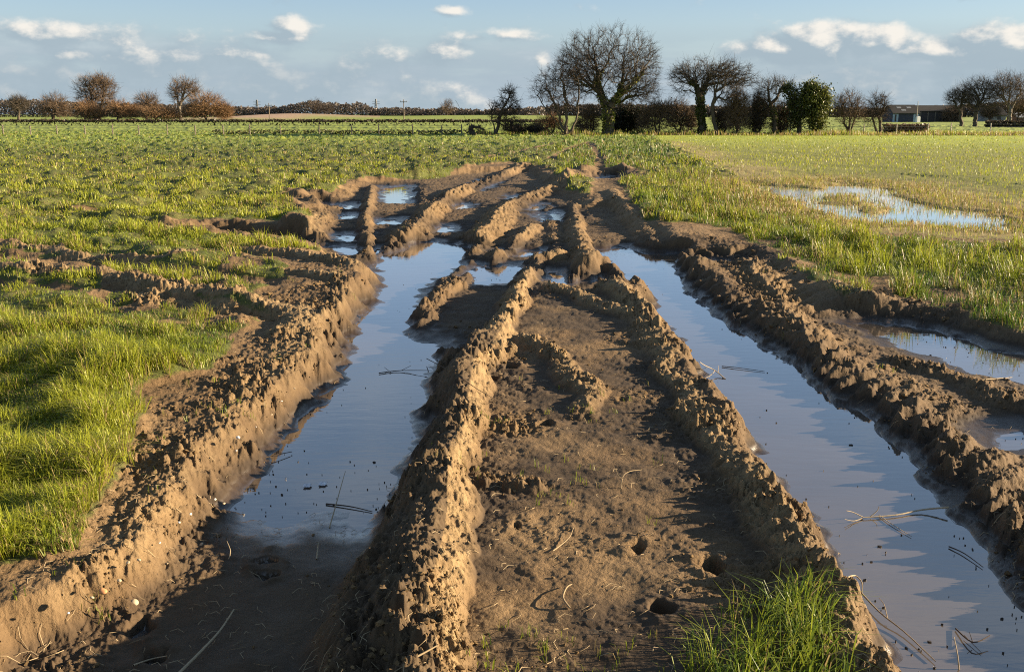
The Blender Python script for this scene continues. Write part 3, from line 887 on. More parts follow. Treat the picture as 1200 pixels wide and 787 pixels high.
def make_tree(name, label, cat, Y, base_px, crowns, limbs, n, r0, seed, bark, twig, bf=.35, twn=4, twl=.55, twr=.011, up=.25, group=None, ivy=None, shell=.45, depth=.85, leaves=None, thick=.035, zb=None):
    rng = np.random.default_rng(seed)
    b0 = at(base_px[0], base_px[1], Y)
    zg = float(height_at(b0.x, Y))
    base = np.array([b0.x, Y, zg])
    root = empty(name, base); tag(root, label, cat, group)
    nodes, par = [np.zeros(3)], [-1]
    # limbs: pixel polylines, each starts at the node nearest to its first point
    for pl in limbs:
        pts = local(pl, Y, base)
        pts = [pts[0]] + pts[1:]
        if pts[0][2] < .4: last = 0
        else: last = int(np.argmin([np.linalg.norm(q - pts[0]) for q in nodes]))
        for a, c in zip(pts[:-1], pts[1:]):
            L = np.linalg.norm(c - a); k = max(1, int(L / .55))
            for t in range(1, k + 1):
                q = a + (c - a) * t / k + rng.normal(0, .05, 3) * (1 if t < k else .3)
                nodes.append(q); par.append(last); last = len(nodes) - 1
    nl = len(nodes)
    m = Y / FPX
    pts = []
    tot = sum(c[2] * c[3] for c in crowns)
    for cx, cy, rx, ry in crowns:
        k = int(n * rx * ry / tot)
        v = rng.normal(0, 1, (k, 3)); v /= np.linalg.norm(v, axis=1, keepdims=True)
        r = rng.random((k, 1)) ** shell
        v = v * r * np.array([rx * m, rx * m * depth, ry * m])
        c = np.array(at(cx, cy, Y)) - base
        pts.append(v + c)
    pts = np.concatenate(pts)
    pts = pts[pts[:, 2] > .15]
    arr = np.zeros((nl + len(pts), 3)); arr[:nl] = nodes
    pl_ = np.zeros(nl + len(pts))
    for i_ in range(1, nl): pl_[i_] = pl_[par[i_]] + np.linalg.norm(arr[i_] - arr[par[i_]])
    heart = arr[:nl].mean(0) if nl > 1 else np.zeros(3)
    dd = np.min(np.linalg.norm(pts[:, None] - arr[None, :nl], axis=2), axis=1)
    pts = pts[np.argsort(dd)]
    cnt = nl
    lim0 = 0.25 * max(arr[:nl, 2].max(), .5) if nl > 1 else 0
    ok = arr[:, 2] * 0
    for p in pts:
        d = np.linalg.norm(arr[:cnt] - p, axis=1)
        cost = d + bf * pl_[:cnt]
        # do not sprout from the low trunk
        cost = cost + 3. * (arr[:cnt, 2] < lim0) * (np.arange(cnt) < nl)
        j = int(np.argmin(cost))
        arr[cnt] = p; par.append(j); pl_[cnt] = pl_[j] + d[j]; cnt += 1
    par = np.array(par); child = np.zeros(cnt, int)
    for i_ in range(1, cnt): child[par[i_]] += 1
    w = np.zeros(cnt)
    order = np.argsort(-pl_[:cnt])
    w[child == 0] = 1
    for i_ in order:
        if par[i_] >= 0: w[par[i_]] += w[i_]
    w = np.maximum(w, 1)
    rr = twr * 1.3 * w ** .5
    rr = twr * 1.3 + (rr - twr * 1.3) ** 1.0 * (r0 - twr * 1.3) / max(rr.max() - twr * 1.3, 1e-6)
    A, B = arr[par[1:cnt]], arr[1:cnt]
    # a bend in the middle of every long limb keeps it from being ruled with a straightedge
    L = np.linalg.norm(B - A, axis=1)
    mid = (A + B) / 2 + rng.normal(0, 1, A.shape) * (L * .09)[:, None] - np.array([0, 0, 1.]) * (L * .05)[:, None]
    ra = np.minimum(rr[par[1:cnt]], rr[1:cnt] * 1.6); rb = rr[1:cnt]
    rm = (ra + rb) / 2
    S0 = np.concatenate([A, mid]); S1 = np.concatenate([mid, B]); r_a = np.concatenate([ra, rm]); r_b = np.concatenate([rm, rb])
    # root flare
    th = r_a > thick
    if th.any():
        fl = th & (S0[:, 2] < .5); r_a = r_a * np.where(fl, 1.25, 1)
        V, F = tubes(S0[th], S1[th], r_a[th], r_b[th], 7)
        mesh_np('trunk', V, F, bark, root, smooth=True)
    parts = [tubes(S0[~th], S1[~th], r_a[~th], r_b[~th], 4)] if (~th).any() else []
    tip = np.nonzero(child[:cnt] <= 1)[0]; tip = tip[tip >= nl]
    src = np.concatenate([np.repeat(tip, twn), np.repeat(np.arange(nl, cnt), max(1, twn // 2))])
    P = arr[src]; prev = arr[par[src]]
    dirn = P - prev; dirn /= np.linalg.norm(dirn, axis=1, keepdims=True) + 1e-6
    cen = pts.mean(0); outw = P - cen; outw /= np.linalg.norm(outw, axis=1, keepdims=True) + 1e-6
    dv = dirn * .7 + outw * .5 + np.array([0, 0, up]) + rng.normal(0, .55, P.shape); dv /= np.linalg.norm(dv, axis=1, keepdims=True)
    ln = twl * rng.uniform(.35, 1.25, (len(P), 1))
    st = P - (P - prev) * rng.random((len(P), 1)) * .7
    Q = st + dv * ln * .5; d2 = dv + rng.normal(0, .4, P.shape); Rr = Q + d2 * ln * .5
    sgn = dv + rng.normal(0, .8, P.shape); Q2 = Q + sgn * ln * .42
    one = np.ones(len(P))
    parts += [tubes(st, Q, one * twr, one * twr * .75, 3), tubes(Q, Rr, one * twr * .75, one * twr * .4, 3), tubes(Q, Q2, one * twr * .7, one * twr * .4, 3)]
    V, F = join(parts)
    mesh_np('crown', V, F, twig, root)
    if ivy:
        # ivy = (top height in m, leaves, reach in m, light colour)
        top, nlv, rch, lc = ivy
        ii = np.nonzero((rr[1:cnt] > thick) & (arr[1:cnt, 2] < top) & (np.arange(1, cnt) < nl))[0]
        pr = rr[1:cnt][ii] * L[ii]
        ch = rng.choice(ii, nlv, p=pr / pr.sum())
        t = rng.random((nlv, 1))
        v = rng.normal(0, 1, (nlv, 3)); v /= np.linalg.norm(v, axis=1, keepdims=True)
        clump = .6 + .4 * np.sin(arr[ch + 1][:, :1] * 5 + arr[ch + 1][:, 2:3] * 4)
        pp = A[ch] * (1 - t) + B[ch] * t + v * (rb[ch][:, None] * 1.05 + rch * rng.random((nlv, 1)) * clump)
        pp = pp[pp[:, 2] > .02]
        V, F, C = leaf_cards(pp, .085 * m / .065, rng, (.045, .060, .012), lc)
        mesh_np('ivy', V, F, LEAF, root, attrs=dict(Col=C))
    if leaves:
        # leaves = (count, size m, dark, light): leaf clumps through the crown
        nlv, sz, cA, cB = leaves
        ch = rng.integers(nl, cnt, nlv)
        pp = arr[ch] + rng.normal(0, 1, (nlv, 3)) * np.array([1, 1, .8]) * rng.choice([.12, .2, .32], (nlv, 1)) * m / .065
        pp = pp[pp[:, 2] > .02]
        V, F, C = leaf_cards(pp, sz, rng, cA, cB)
        mesh_np('foliage', V, F, LEAF, root, attrs=dict(Col=C))
    return root


# --- middle group, along the far hedge of the near fields
make_tree('oak_tree', 'great spreading bare oak with ivy up its sunlit forked trunk, tallest tree in view', 'tree', 76, (712, 156),
          [(722, 78, 50, 44), (690, 74, 34, 36), (748, 86, 26, 34), (756, 108, 20, 10), (672, 88, 20, 24)],
          [[(713, 156), (713, 142), (712, 128)], [(712, 128), (705, 112, .3), (701, 96, .5), (699, 80, .6), (697, 62, .3)], [(712, 128), (724, 112, -.4), (738, 100, -.8), (752, 86, -1.), (760, 72, -.6)], [(724, 112), (730, 96, .5), (732, 80, .9), (730, 62, .8)],
           [(716, 124), (736, 114, .6), (756, 110, 1.), (776, 104, 1.2)], [(700, 102), (684, 100, -.5), (672, 92, -1.), (662, 80, -1.2)], [(701, 92), (710, 76, -.8), (716, 58, -1.2), (718, 44, -1)], [(738, 100), (744, 86, -1.), (746, 66, -1.2), (742, 50, -1)], [(699, 82), (688, 66, .6), (684, 52, .8)]],
          1500, .37, 21, BARK_OAK, TWIG_OAK, .30, 4, .60, .0068, .3, ivy=(4.6, 3800, .18, (.30, .30, .05)), thick=.04)
make_tree('leaning_tree', 'slender many-stemmed bare tree leaning left beside the great oak', 'tree', 74, (664, 157),
          [(648, 96, 22, 20), (668, 86, 20, 22), (636, 108, 14, 10), (660, 116, 26, 16)],
          [[(662, 157), (656, 136), (648, 118), (636, 100)], [(664, 157), (664, 136), (662, 114), (656, 92)], [(668, 157), (676, 136), (678, 112), (676, 90)], [(662, 157), (650, 140), (640, 128), (630, 112)]],
          520, .16, 22, BARK_OAK, TWIG_DARK, .3, 3, .6, .0075, .15)
make_tree('oak_tree', 'wide flat-topped bare oak with dark ivied trunk, second from the great oak', 'tree', 78, (823, 155),
          [(830, 84, 42, 16), (812, 96, 26, 18), (856, 90, 30, 15), (800, 88, 16, 12), (868, 96, 18, 8)],
          [[(823, 155), (822, 136), (820, 116), (816, 100)], [(820, 116), (828, 100, .5), (834, 88, .8), (846, 78, .8)], [(818, 106), (806, 96, -.5), (798, 86, -.6)], [(834, 90), (852, 88, .6), (870, 92, .8)], [(816, 100), (814, 86), (818, 74)]],
          900, .25, 23, BARK_OAK, TWIG_OAK, .32, 3, .55, .0075, .3, ivy=(4.0, 2600, .24, (.085, .10, .026)), thick=.04)
make_tree('bent_tree', 'bare tree with pale hooked limb between the flat-topped oak and brown shrub', 'tree', 77, (838, 155),
          [(850, 98, 24, 12), (842, 84, 18, 8), (856, 116, 18, 10)],
          [[(838, 155), (836, 138), (835, 122), (842, 114), (850, 118), (858, 112)], [(835, 124), (838, 108), (842, 94)], [(838, 108), (850, 98), (862, 92)]],
          300, .14, 24, BARK_OAK, TWIG_OAK, .3, 3, .5, .0075, .25)
make_tree('thorn_tree', 'small bare crooked tree right of the brown shrub, before the ivy pillar', 'tree', 78, (908, 154),
          [(902, 104, 18, 13), (916, 100, 14, 9), (890, 116, 12, 10), (906, 124, 14, 10)],
          [[(908, 154), (908, 138), (904, 122), (900, 106)], [(904, 122), (912, 110), (918, 98)], [(908, 136), (896, 122), (888, 114)]],
          360, .18, 25, BARK_OAK, TWIG_OAK, .3, 3, .5, .0075, .25, ivy=(3.0, 700, .2, (.075, .085, .025)))
make_tree('ivy_pillar', 'dark leaning dead stem wrapped in ivy beside the leafy ivy tree', 'tree', 77, (936, 154),
          [(929, 116, 6, 14), (934, 134, 8, 18), (922, 104, 5, 7)],
          [[(936, 154), (934, 138), (929, 122), (922, 106), (917, 96)]],
          240, .16, 26, BARK_OAK, TWIG_DARK, .3, 2, .3, .011, .2, leaves=(4600, .07, (.018, .028, .009), (.070, .085, .022)))
make_tree('ivy_tree', 'bushy evergreen tree smothered in yellow green ivy right of the oaks', 'tree', 77, (956, 155),
          [(948, 114, 11, 17), (963, 116, 11, 15), (956, 132, 14, 14), (952, 104, 7, 8), (958, 146, 9, 8)],
          [[(956, 155), (956, 138), (953, 118), (950, 104)], [(956, 138), (963, 122), (966, 110)]],
          460, .2, 27, BARK_OAK, TWIG_DARK, .3, 1, .3, .011, .2, leaves=(14000, .075, (.028, .040, .010), (.17, .18, .035)), shell=.5)
make_tree('hawthorn', 'thick brown bare hawthorn right of the ivy tree', 'tree', 79, (994, 154),
          [(994, 128, 15, 22), (984, 124, 9, 12), (1004, 130, 10, 16)],
          [[(992, 154), (988, 136), (984, 118)], [(994, 154), (996, 134), (996, 112)], [(996, 154), (1002, 138), (1006, 122)]],
          520, .10, 28, BARK_OAK, TWIG_BROWN, .3, 3, .5, .0075, .4)
make_tree('hawthorn', 'crooked bare hawthorn standing just left of the blue-ended barn', 'tree', 80, (1031, 154),
          [(1028, 122, 12, 14), (1022, 134, 11, 14), (1034, 130, 8, 16)],
          [[(1033, 154), (1030, 138), (1026, 122), (1028, 108)], [(1028, 154), (1022, 138), (1018, 122)], [(1030, 138), (1036, 124), (1038, 112)]],
          330, .13, 29, BARK_OAK, TWIG_DARK, .3, 3, .5, .0075, .4)
make_tree('thorn_tree', 'small ragged dark thorn tree with layered twigs left of the great oak', 'tree', 75, (580, 157),
          [(592, 134, 15, 14), (596, 116, 11, 12), (600, 106, 5, 6), (582, 128, 9, 10), (603, 124, 6, 8), (600, 145, 16, 8)],
          [[(578, 157), (584, 142), (592, 124), (600, 104)], [(578, 157), (576, 140), (576, 128)]],
          230, .12, 30, BARK_OAK, TWIG_DARK, .2, 4, .42, .012, -.05, leaves=(160, .06, (.02, .018, .012), (.06, .05, .03)))
make_tree('fallen_tree', 'dark broken tree half fallen to the left with one bare limb raised', 'tree', 75, (556, 157),
          [(554, 150, 9, 6), (562, 152, 12, 5)],
          [[(560, 157), (552, 148), (544, 136), (538, 126), (534, 118)], [(556, 154), (568, 152), (578, 150)]],
          55, .17, 31, BARK_OAK, TWIG_DARK, .3, 2, .35, .008, .3)
for i_, (bx_, crowns, seed, twg, nn, lab, dk) in enumerate([
        (734, [(738, 138, 18, 17), (726, 144, 12, 12)], 41, TWIG_DARK, 420, 'black dense holly bush under the right side of the great oak', (6500, .075, (.010, .013, .006), (.032, .040, .014))),
        (770, [(772, 134, 16, 20), (760, 142, 12, 13)], 42, TWIG_BROWN, 520, 'brown bare shrub between the black holly bush and flat-topped oak', None),
        (796, [(794, 136, 15, 18), (806, 142, 12, 13)], 43, TWIG_BROWN, 480, 'tangled bare shrub tight against the left of the flat-topped oak', (500, .09, (.02, .018, .01), (.05, .04, .02))),
        (863, [(863, 126, 13, 20), (863, 142, 13, 13)], 44, TWIG_BROWN, 640, 'upright dense brown shrub in the middle of the tree line', None),
        (888, [(888, 130, 12, 20), (886, 144, 13, 11)], 45, TWIG_DARK, 480, 'greenish dark shrub between the upright brown shrub and crooked tree', (700, .09, (.02, .024, .01), (.06, .06, .022))),
        (916, [(918, 138, 12, 15), (914, 146, 12, 9)], 46, TWIG_BROWN, 420, 'low brown shrub at the foot of the ivy pillar', None),
        (690, [(692, 140, 12, 14), (684, 148, 12, 8)], 47, TWIG_BROWN, 360, 'thin reddish shrub on the left of the great oak trunk', None),
        (846, [(846, 142, 10, 12)], 48, TWIG_DARK, 260, 'small dark shrub under the bent tree with the hooked limb', None),
        (646, [(646, 146, 14, 10), (634, 150, 10, 6)], 49, TWIG_RUST, 260, 'low rust coloured bramble bush under the leaning tree', None),
        (604, [(606, 152, 16, 4.5), (622, 152, 14, 4)], 50, TWIG_DARK, 260, 'low dark bramble line right of the ragged thorn tree', None)]):
    make_tree('shrub', lab, 'shrub', 80 if i_ == 0 else 77 + (i_ % 3), (bx_, 155.5), crowns, [[(bx_ - 3, 155.5), (crowns[0][0] - 5, crowns[0][1] + 4), (crowns[0][0] - 5, crowns[0][1] - crowns[0][3] * .6)], [(bx_ + 2, 155.5), (crowns[0][0] + 4, crowns[0][1] + 2), (crowns[0][0] + 5, crowns[0][1] - crowns[0][3] * .5)]],
              nn, .07, seed, BARK_OAK, twg, .3, 4, .5, .009, .45, group='shrubs along the tree line', leaves=dk, shell=.6, thick=.03)

# --- right group before the farm
make_tree('field_oak', 'smaller bare oak, left of the pair by the trimmed hedge', 'tree', 128, (1126, 148),
          [(1126, 112, 15, 9), (1119, 118, 9, 7), (1134, 118, 11, 8)], [[(1126, 148), (1126, 134), (1127, 122), (1130, 110)], [(1126, 132), (1120, 122), (1116, 114)]],
          420, .20, 51, BARK_OAK, TWIG_OAK, .3, 3, .8, .010, .25)
make_tree('field_oak', 'dark open bare oak standing between smaller oak and pale ash', 'tree', 127, (1142, 149),
          [(1146, 102, 18, 11), (1136, 110, 16, 12), (1156, 110, 15, 12), (1150, 120, 16, 8)],
          [[(1142, 149), (1143, 136), (1145, 126)], [(1145, 128), (1146, 114), (1141, 102)], [(1145, 126), (1153, 116), (1154, 104)], [(1144, 130), (1134, 120), (1130, 112)]],
          600, .25, 52, BARK_OAK, TWIG_OAK, .32, 3, .8, .010, .25)
make_tree('ash_tree', 'tall pale bare ash at the right edge behind the trimmed hedge', 'tree', 127, (1183, 149),
          [(1182, 104, 21, 18), (1172, 108, 16, 18), (1196, 108, 16, 18)],
          [[(1183, 149), (1183, 136), (1184, 128)], [(1184, 130), (1178, 116), (1172, 98)], [(1184, 128), (1184, 110), (1184, 94)], [(1184, 130), (1192, 114), (1200, 100)], [(1180, 122), (1168, 108), (1162, 98)]],
          760, .22, 53, BARK_PALE, TWIG_BROWN, .3, 3, .8, .010, .5)
for bx_, cr_, seed, nn, lab in ((1192, [(1194, 128, 14, 10), (1206, 124, 16, 14)], 54, 420, 'rusty thicket beside the low house at the right edge'),
                                (1222, [(1226, 122, 18, 16)], 55, 360, 'rusty thicket at the right edge, further out beyond the ash'),
                                (1118, [(1116, 134, 9, 6)], 56, 220, 'low reddish bush hiding the right end of the long shed'),
                                (1160, [(1160, 132, 10, 6)], 57, 220, 'low reddish bush behind the dark open oak')):
    make_tree('thicket', lab, 'bush', 205, (bx_, 142.5), cr_, [[(bx_, 142.5), (cr_[0][0], cr_[0][1] + 3), (cr_[0][0], cr_[0][1] - 5)]], nn, .12, seed, BARK_OAK, TWIG_RUST if bx_ > 1170 else TWIG_BROWN, .3, 4, 1.3, .02, .4, group='thickets around the farm')

# --- far group on the left horizon
FAR = [
 ('far_oak', 'small round brown tree at far left of the horizon', 'tree', 300, (22, 140.5), [(22, 122, 11, 9)], 300, .35, TWIG_OAK, 61),
 ('far_oak', 'round brown bare tree right of the small far-left tree', 'tree', 262, (63, 141.5), [(63, 122, 16, 11), (56, 130, 10, 7), (72, 130, 11, 7)], 480, .4, TWIG_BROWN, 62),
 ('far_oak', 'tall domed two-stemmed bare tree, highest of the far left trees', 'tree', 255, (114, 141), [(106, 104, 17, 13), (122, 104, 15, 13), (114, 96, 16, 8), (112, 116, 22, 10)], 900, .5, TWIG_BROWN, 63),
 ('far_tree', 'brown fan-shaped shrub tree between the tall domed tree and willow dome', 'tree', 255, (172, 141), [(172, 120, 13, 10), (172, 130, 18, 9)], 480, .3, TWIG_BROWN, 64),
 ('far_tree', 'pale open bare tree rising behind the rusty willow dome', 'tree', 260, (212, 141), [(216, 102, 16, 10), (208, 110, 9, 12), (226, 108, 9, 8)], 380, .42, TWIG_BROWN, 65),
 ('willow_bush', 'large rusty willow dome right of the pale open tree', 'bush', 250, (242, 141.5), [(240, 124, 24, 14), (256, 130, 12, 9), (228, 130, 14, 9)], 900, .25, TWIG_RUST, 66),
 ('willow_bush', 'rusty willow scrub at the foot of the tall domed tree', 'bush', 248, (100, 141.5), [(100, 130, 14, 10), (110, 134, 14, 7)], 480, .2, TWIG_RUST, 67),
 ('willow_bush', 'rusty willow scrub just right of the tall domed tree', 'bush', 248, (138, 141.5), [(138, 129, 15, 10), (150, 132, 14, 9)], 520, .2, TWIG_RUST, 68),
 ('willow_bush', 'low rusty scrub under the fan-shaped shrub tree', 'bush', 247, (182, 141.5), [(182, 133, 20, 7), (200, 135, 16, 6)], 480, .2, TWIG_RUST, 69),
 ('willow_bush', 'thin rusty scrub at the right foot of the willow dome', 'bush', 251, (262, 141.5), [(264, 132, 8, 8)], 220, .15, TWIG_RUST, 70),
 ('far_tree', 'lone round tree top above the ploughed rise on the horizon', 'tree', 420, (370, 138), [(370, 125, 11, 7), (384, 128, 9, 5)], 300, .35, TWIG_OAK, 71),
 ('far_tree', 'lone small reddish tree on the horizon left of the fallen tree', 'tree', 420, (524, 138), [(524, 126, 7, 8)], 200, .3, TWIG_BROWN, 72),
]
for nm, lab, cat, Y, bp, cr_, nn, r0_, twg, seed in FAR:
    cx, cy = cr_[0][0], cr_[0][1]
    lim = [[bp, (cx, cy + cr_[0][3] * .8), (cx - 2, cy)]]
    if seed == 63: lim = [[(111, 141), (109, 124), (105, 106)], [(117, 141), (119, 124), (123, 106)]]
    if seed == 65: lim = [[bp, (210, 126), (206, 108)], [(210, 126), (214, 114), (220, 98)], [(210, 122), (222, 110), (230, 104)]]
    make_tree(nm, lab, cat, Y, bp, cr_, lim, nn, r0_, seed, BARK_PALE if seed == 65 else BARK_OAK, twg, .3, 3, 1.5, .024, .4, group='far trees on the left horizon', thick=.08, shell=.5)
print('trees', round(time.time() - T0, 1))
# ------------------------------------------------------------------ far land: wood, hedges, fences, farm
def box_mb(lst):
    """lst of (centre, half size, z rotation) -> one mesh"""
    out = []
    for c, hs, rz in lst:
        v = np.array([[sx, sy, sz] for sx in (-1, 1) for sy in (-1, 1) for sz in (-1, 1)], float) * np.array(hs)
        cr, sr = math.cos(rz), math.sin(rz)
        v = np.stack([v[:, 0] * cr - v[:, 1] * sr, v[:, 0] * sr + v[:, 1] * cr, v[:, 2]], 1) + np.array(c)
        out.append((v, np.array([[0, 1, 3, 2], [4, 6, 7, 5], [0, 4, 5, 1], [2, 3, 7, 6], [0, 2, 6, 4], [1, 5, 7, 3]])))
    return join(out)


rng = np.random.default_rng(77)


def wood_band(name, label, Y, px0, px1, tops, n, c0, c1, size):
    """a far wood: leafless clumps through a long uneven volume. tops: (px, py) outline of its crowns"""
    p = rng.random((n, 3))
    px = px0 + (px1 - px0) * p[:, 0]
    tx = np.interp(px, [t[0] for t in tops], [t[1] for t in tops])
    tx = tx + 2.2 * perlin(px * .13, px * 0, 5) + 1.6 * perlin(px * .4, px * 0, 6) + 1.0 * perlin(px * 1.1, px * 0, 8)
    Yv = Y + p[:, 1] * 40
    a = (px - 600) / FPX / (CT + (393.5 - 134) / FPX * ST) * Yv
    H_ = (141 - tx) / FPX * Y * .97
    z = .2 + H_ * p[:, 2] ** .75
    V, F, C = leaf_cards(np.stack([a, Yv, z], 1), size, rng, c0, c1)
    return tag(mesh_np(name, V, F, LEAF, attrs=dict(Col=C)), label, kind='stuff')


wood_band('far_wood', 'brown leafless wood along the left horizon', 560, -220, 640, [(-220, 122), (0, 121), (30, 120), (60, 123), (150, 125), (262, 128), (300, 130), (335, 128), (362, 122), (380, 123), (400, 126), (424, 124), (440, 131), (475, 130), (500, 132), (522, 130), (560, 133), (600, 131), (640, 129)], 60000, (.070, .058, .048), (.105, .084, .068), .55)  # distance haze is lightened into these brown card colours
wood_band('far_wood', 'dark leafless wood behind the tree line and the farm', 520, 640, 1420, [(640, 127), (700, 126), (980, 130), (1040, 131), (1110, 128), (1200, 122), (1420, 121)], 50000, (.045, .037, .028), (.075, .058, .043), .62)

# trimmed hedge across the left fields
def hedge(name, label, Y, px0, px1, pyt, pyb, depth, n, c0, c1, size, gap=0.):
    a, b_ = at(px0, pyb, Y), at(px1, pyb, Y)
    top = at(600, pyt, Y).z
    p = rng.random((n, 3))
    X = a.x + (b_.x - a.x) * p[:, 0]
    top_ = top + .10 * perlin(X * .5, X * 0, 9) + .06 * perlin(X * 2.1, X * 0, 4)
    z = .2 + gap + (top_ - .2 - gap) * p[:, 2]
    low_ = rng.random(n) < .12
    z = np.where(low_, .2 + gap * rng.random(n), z)
    V, F, C = leaf_cards(np.stack([X, Y + (p[:, 1] - .5) * depth, z], 1), size, rng, c0, c1)
    return tag(mesh_np(name, V, F, LEAF, attrs=dict(Col=C)), label, 'hedge')


hedge('field_hedge', 'long dark trimmed hedge crossing the left fields with light under it', 140, -160, 660, 140.2, 145.5, 1.2, 9000, (.036, .027, .017), (.090, .066, .040), .15, .5)
hedge('garden_hedge', 'short clipped brown hedge at the foot of the pale ash', 121, 1156, 1290, 141.5, 151, 1.4, 5000, (.03, .024, .015), (.095, .068, .04), .15)
hedge('ditch_hedge', 'ragged dark strip of scrub along the ditch beyond the left pasture', 77, 250, 560, 152.5, 157, .8, 1900, (.05, .055, .018), (.13, .13, .04), .10)
hedge('bramble_strip', 'pinkish brown strip of dead brambles right of the crooked hawthorn', 82, 1036, 1086, 146, 154.5, 1.2, 2600, (.08, .05, .032), (.24, .16, .10), .10)

# tall dry grass along the foot of the tree line
n = 9000
px = rng.uniform(560, 1220, n); X = np.array([at(p, 156, 78).x for p in px]); Y = rng.uniform(73.5, 79.5, n)
col = palette(n, .6 + RNG.normal(0, .2, n), .62)
g = blades(np.stack([X, Y, height_at(X, Y)], 1), rng.uniform(.12, .48, n) * np.clip(.75 + fbm(X * .5, Y * 0, 2, 8), .2, 1.5), np.full(n, .045), rng.uniform(0, 6.28, n), rng.uniform(.05, .5, n), col, col * 1.1, 'verge_grass', M_GRASS)
tag(g, 'tall straw coloured grass along the foot of the tree line', kind='stuff')

POSTW = wood('weathered fence wood', (.11, .09, .07), (.22, .19, .15))
POSTL = wood('pale fence wood', (.30, .26, .20), (.46, .41, .33))
WIRE = plain('grey wire', (.16, .16, .16), .5)


def fence(name, label, Y, pxs, pyt, mat, r=.055):
    pts = [at(p, 157, Y) for p in pxs]
    o = empty(name, (pts[0].x, Y, float(height_at(pts[0].x, Y))))
    tag(o, label, 'fence')
    H_ = at(600, pyt, Y).z - .2
    for q in pts:
        zz = float(height_at(q.x, Y)) - o.location.z
        hh = H_ * random.uniform(.92, 1.06); lx = random.uniform(-.03, .03)
        V, F = tubes([[q.x - pts[0].x, 0, zz - .1], [q.x - pts[0].x + lx, 0, zz + hh]], [[q.x - pts[0].x + lx, 0, zz + hh], [q.x - pts[0].x + lx, 0, zz + hh + .03]], np.array([r, r]), np.array([r * .95, r * .4]), 6)
        mesh_np('post', V, F, mat, o)
    for fz in (.45, .72, .95):
        A = [[q.x - pts[0].x, 0, H_ * fz] for q in pts[:-1]]; B = [[q.x - pts[0].x, 0, H_ * fz - .01] for q in pts[1:]]
        V, F = tubes(A, B, np.full(len(A), .009), np.full(len(A), .009), 3)
        mesh_np('wire', V, F, WIRE, o)


fence('wire_fence', 'dark post and wire fence beyond the left pasture', 76, [-40, -8, 4, 36, 67, 100, 132, 163, 196, 229, 262, 293, 329, 374, 412, 444, 484, 518, 541], 147.5, POSTW, .05)
fence('wire_fence', 'pale post and wire fence along the foot of the tree line', 79.5, [640, 672, 764, 806, 865, 885, 926, 962, 1012, 1050, 1087, 1114, 1160, 1210, 1260], 145.5, POSTL, .05)

# telegraph poles and far masts
POLE = wood('telegraph pole wood', (.13, .10, .075), (.22, .18, .14))


def telegraph(label, px, pyt, Y, mat=POLE, arm=True, r=.11):
    b0 = at(px, 141, Y); zg = float(height_at(b0.x, Y)); top = at(px, pyt, Y).z - zg
    o = empty('telegraph_pole', (b0.x, Y, zg)); tag(o, label, 'pole')
    V, F = tubes([[0, 0, -.2]], [[0, 0, top]], np.array([r]), np.array([r * .7]), 8)
    mesh_np('shaft', V, F, mat, o)
    if arm:
        V, F = box_mb([((0, 0, top - .45), (.75, .05, .06), 0.)]); mesh_np('crossarm', V, F, mat, o)
        for s_ in (-.65, .65):
            V, F = tubes([[s_, 0, top - .39]], [[s_, 0, top - .2]], np.full(1, .05), np.full(1, .04), 6); mesh_np('insulator', V, F, WIRE, o)


telegraph('wooden telegraph pole over the hedge beside the far willows', 316, 121, 210)
telegraph('wooden telegraph pole over the hedge left of the fallen tree', 473.5, 117, 210)
telegraph('thin grey pole rising from the front of the barn', 1074, 119, 196.5, POSTL, False, .09)


def mast(label, px, pyt, Y):
    b0 = at(px, 138, Y); top = at(px, pyt, Y).z
    o = empty('lattice_mast', (b0.x, Y, 0)); tag(o, label, 'mast')
    A, B = [], []
    w0, w1 = 1.6, .4
    for sx in (-1, 1):
        for sy in (-1, 1):
            A.append([sx * w0, sy * w0, 0]); B.append([sx * w1, sy * w1, top])
    for k in range(7):
        t0, t1 = k / 7, (k + 1) / 7
        wa, wb = w0 + (w1 - w0) * t0, w0 + (w1 - w0) * t1
        for sy in (-1, 1):
            A.append([-wa, sy * wa, top * t0]); B.append([wb, sy * wb, top * t1]); A.append([wa, sy * wa, top * t0]); B.append([-wb, sy * wb, top * t1])
    V, F = tubes(A, B, np.full(len(A), .14), np.full(len(A), .12), 4); mesh_np('tower', V, F, WIRE, o)
    A = [[-3, 0, top * f_] for f_ in (.72, .86)]; B = [[3, 0, top * f_] for f_ in (.72, .86)]
    V, F = tubes(A, B, np.full(2, .16), np.full(2, .16), 4); mesh_np('crossarm', V, F, WIRE, o)


mast('far grey lattice mast above the wood right of the willows', 302, 117, 820)
mast('far grey lattice mast above the wood beside the second telegraph pole', 441, 116, 820)
mast('far grey lattice mast above the wood at the far left', 18, 112, 820)

# the barn and the long shed
ROOF = plain('grey fibre roof', (.055, .052, .047), .9, .3, 1.5, .05)
DARKW = plain('dark blue boards', (.030, .036, .062), .7, .3, 2)
PALEB = plain('pale blue painted boards', (.24, .32, .42), .6, .15, 3)
SHEDW = plain('weathered dark boards', (.050, .044, .044), .8, .35, 2)
SKYL = plain('clear roof sheet', (.22, .23, .23), .7, .1, 3)
YB = 203
bL, bR = at(1040, 142.5, YB), at(1069, 142.5, YB)
barn = empty('barn', ((bL.x + bR.x) / 2, YB, .2)); tag(barn, 'dark blue barn with pale blue doors and skylights in its grey roof', 'barn')
hw = (bR.x - bL.x) / 2; eave, ridge = 1.75, 3.3


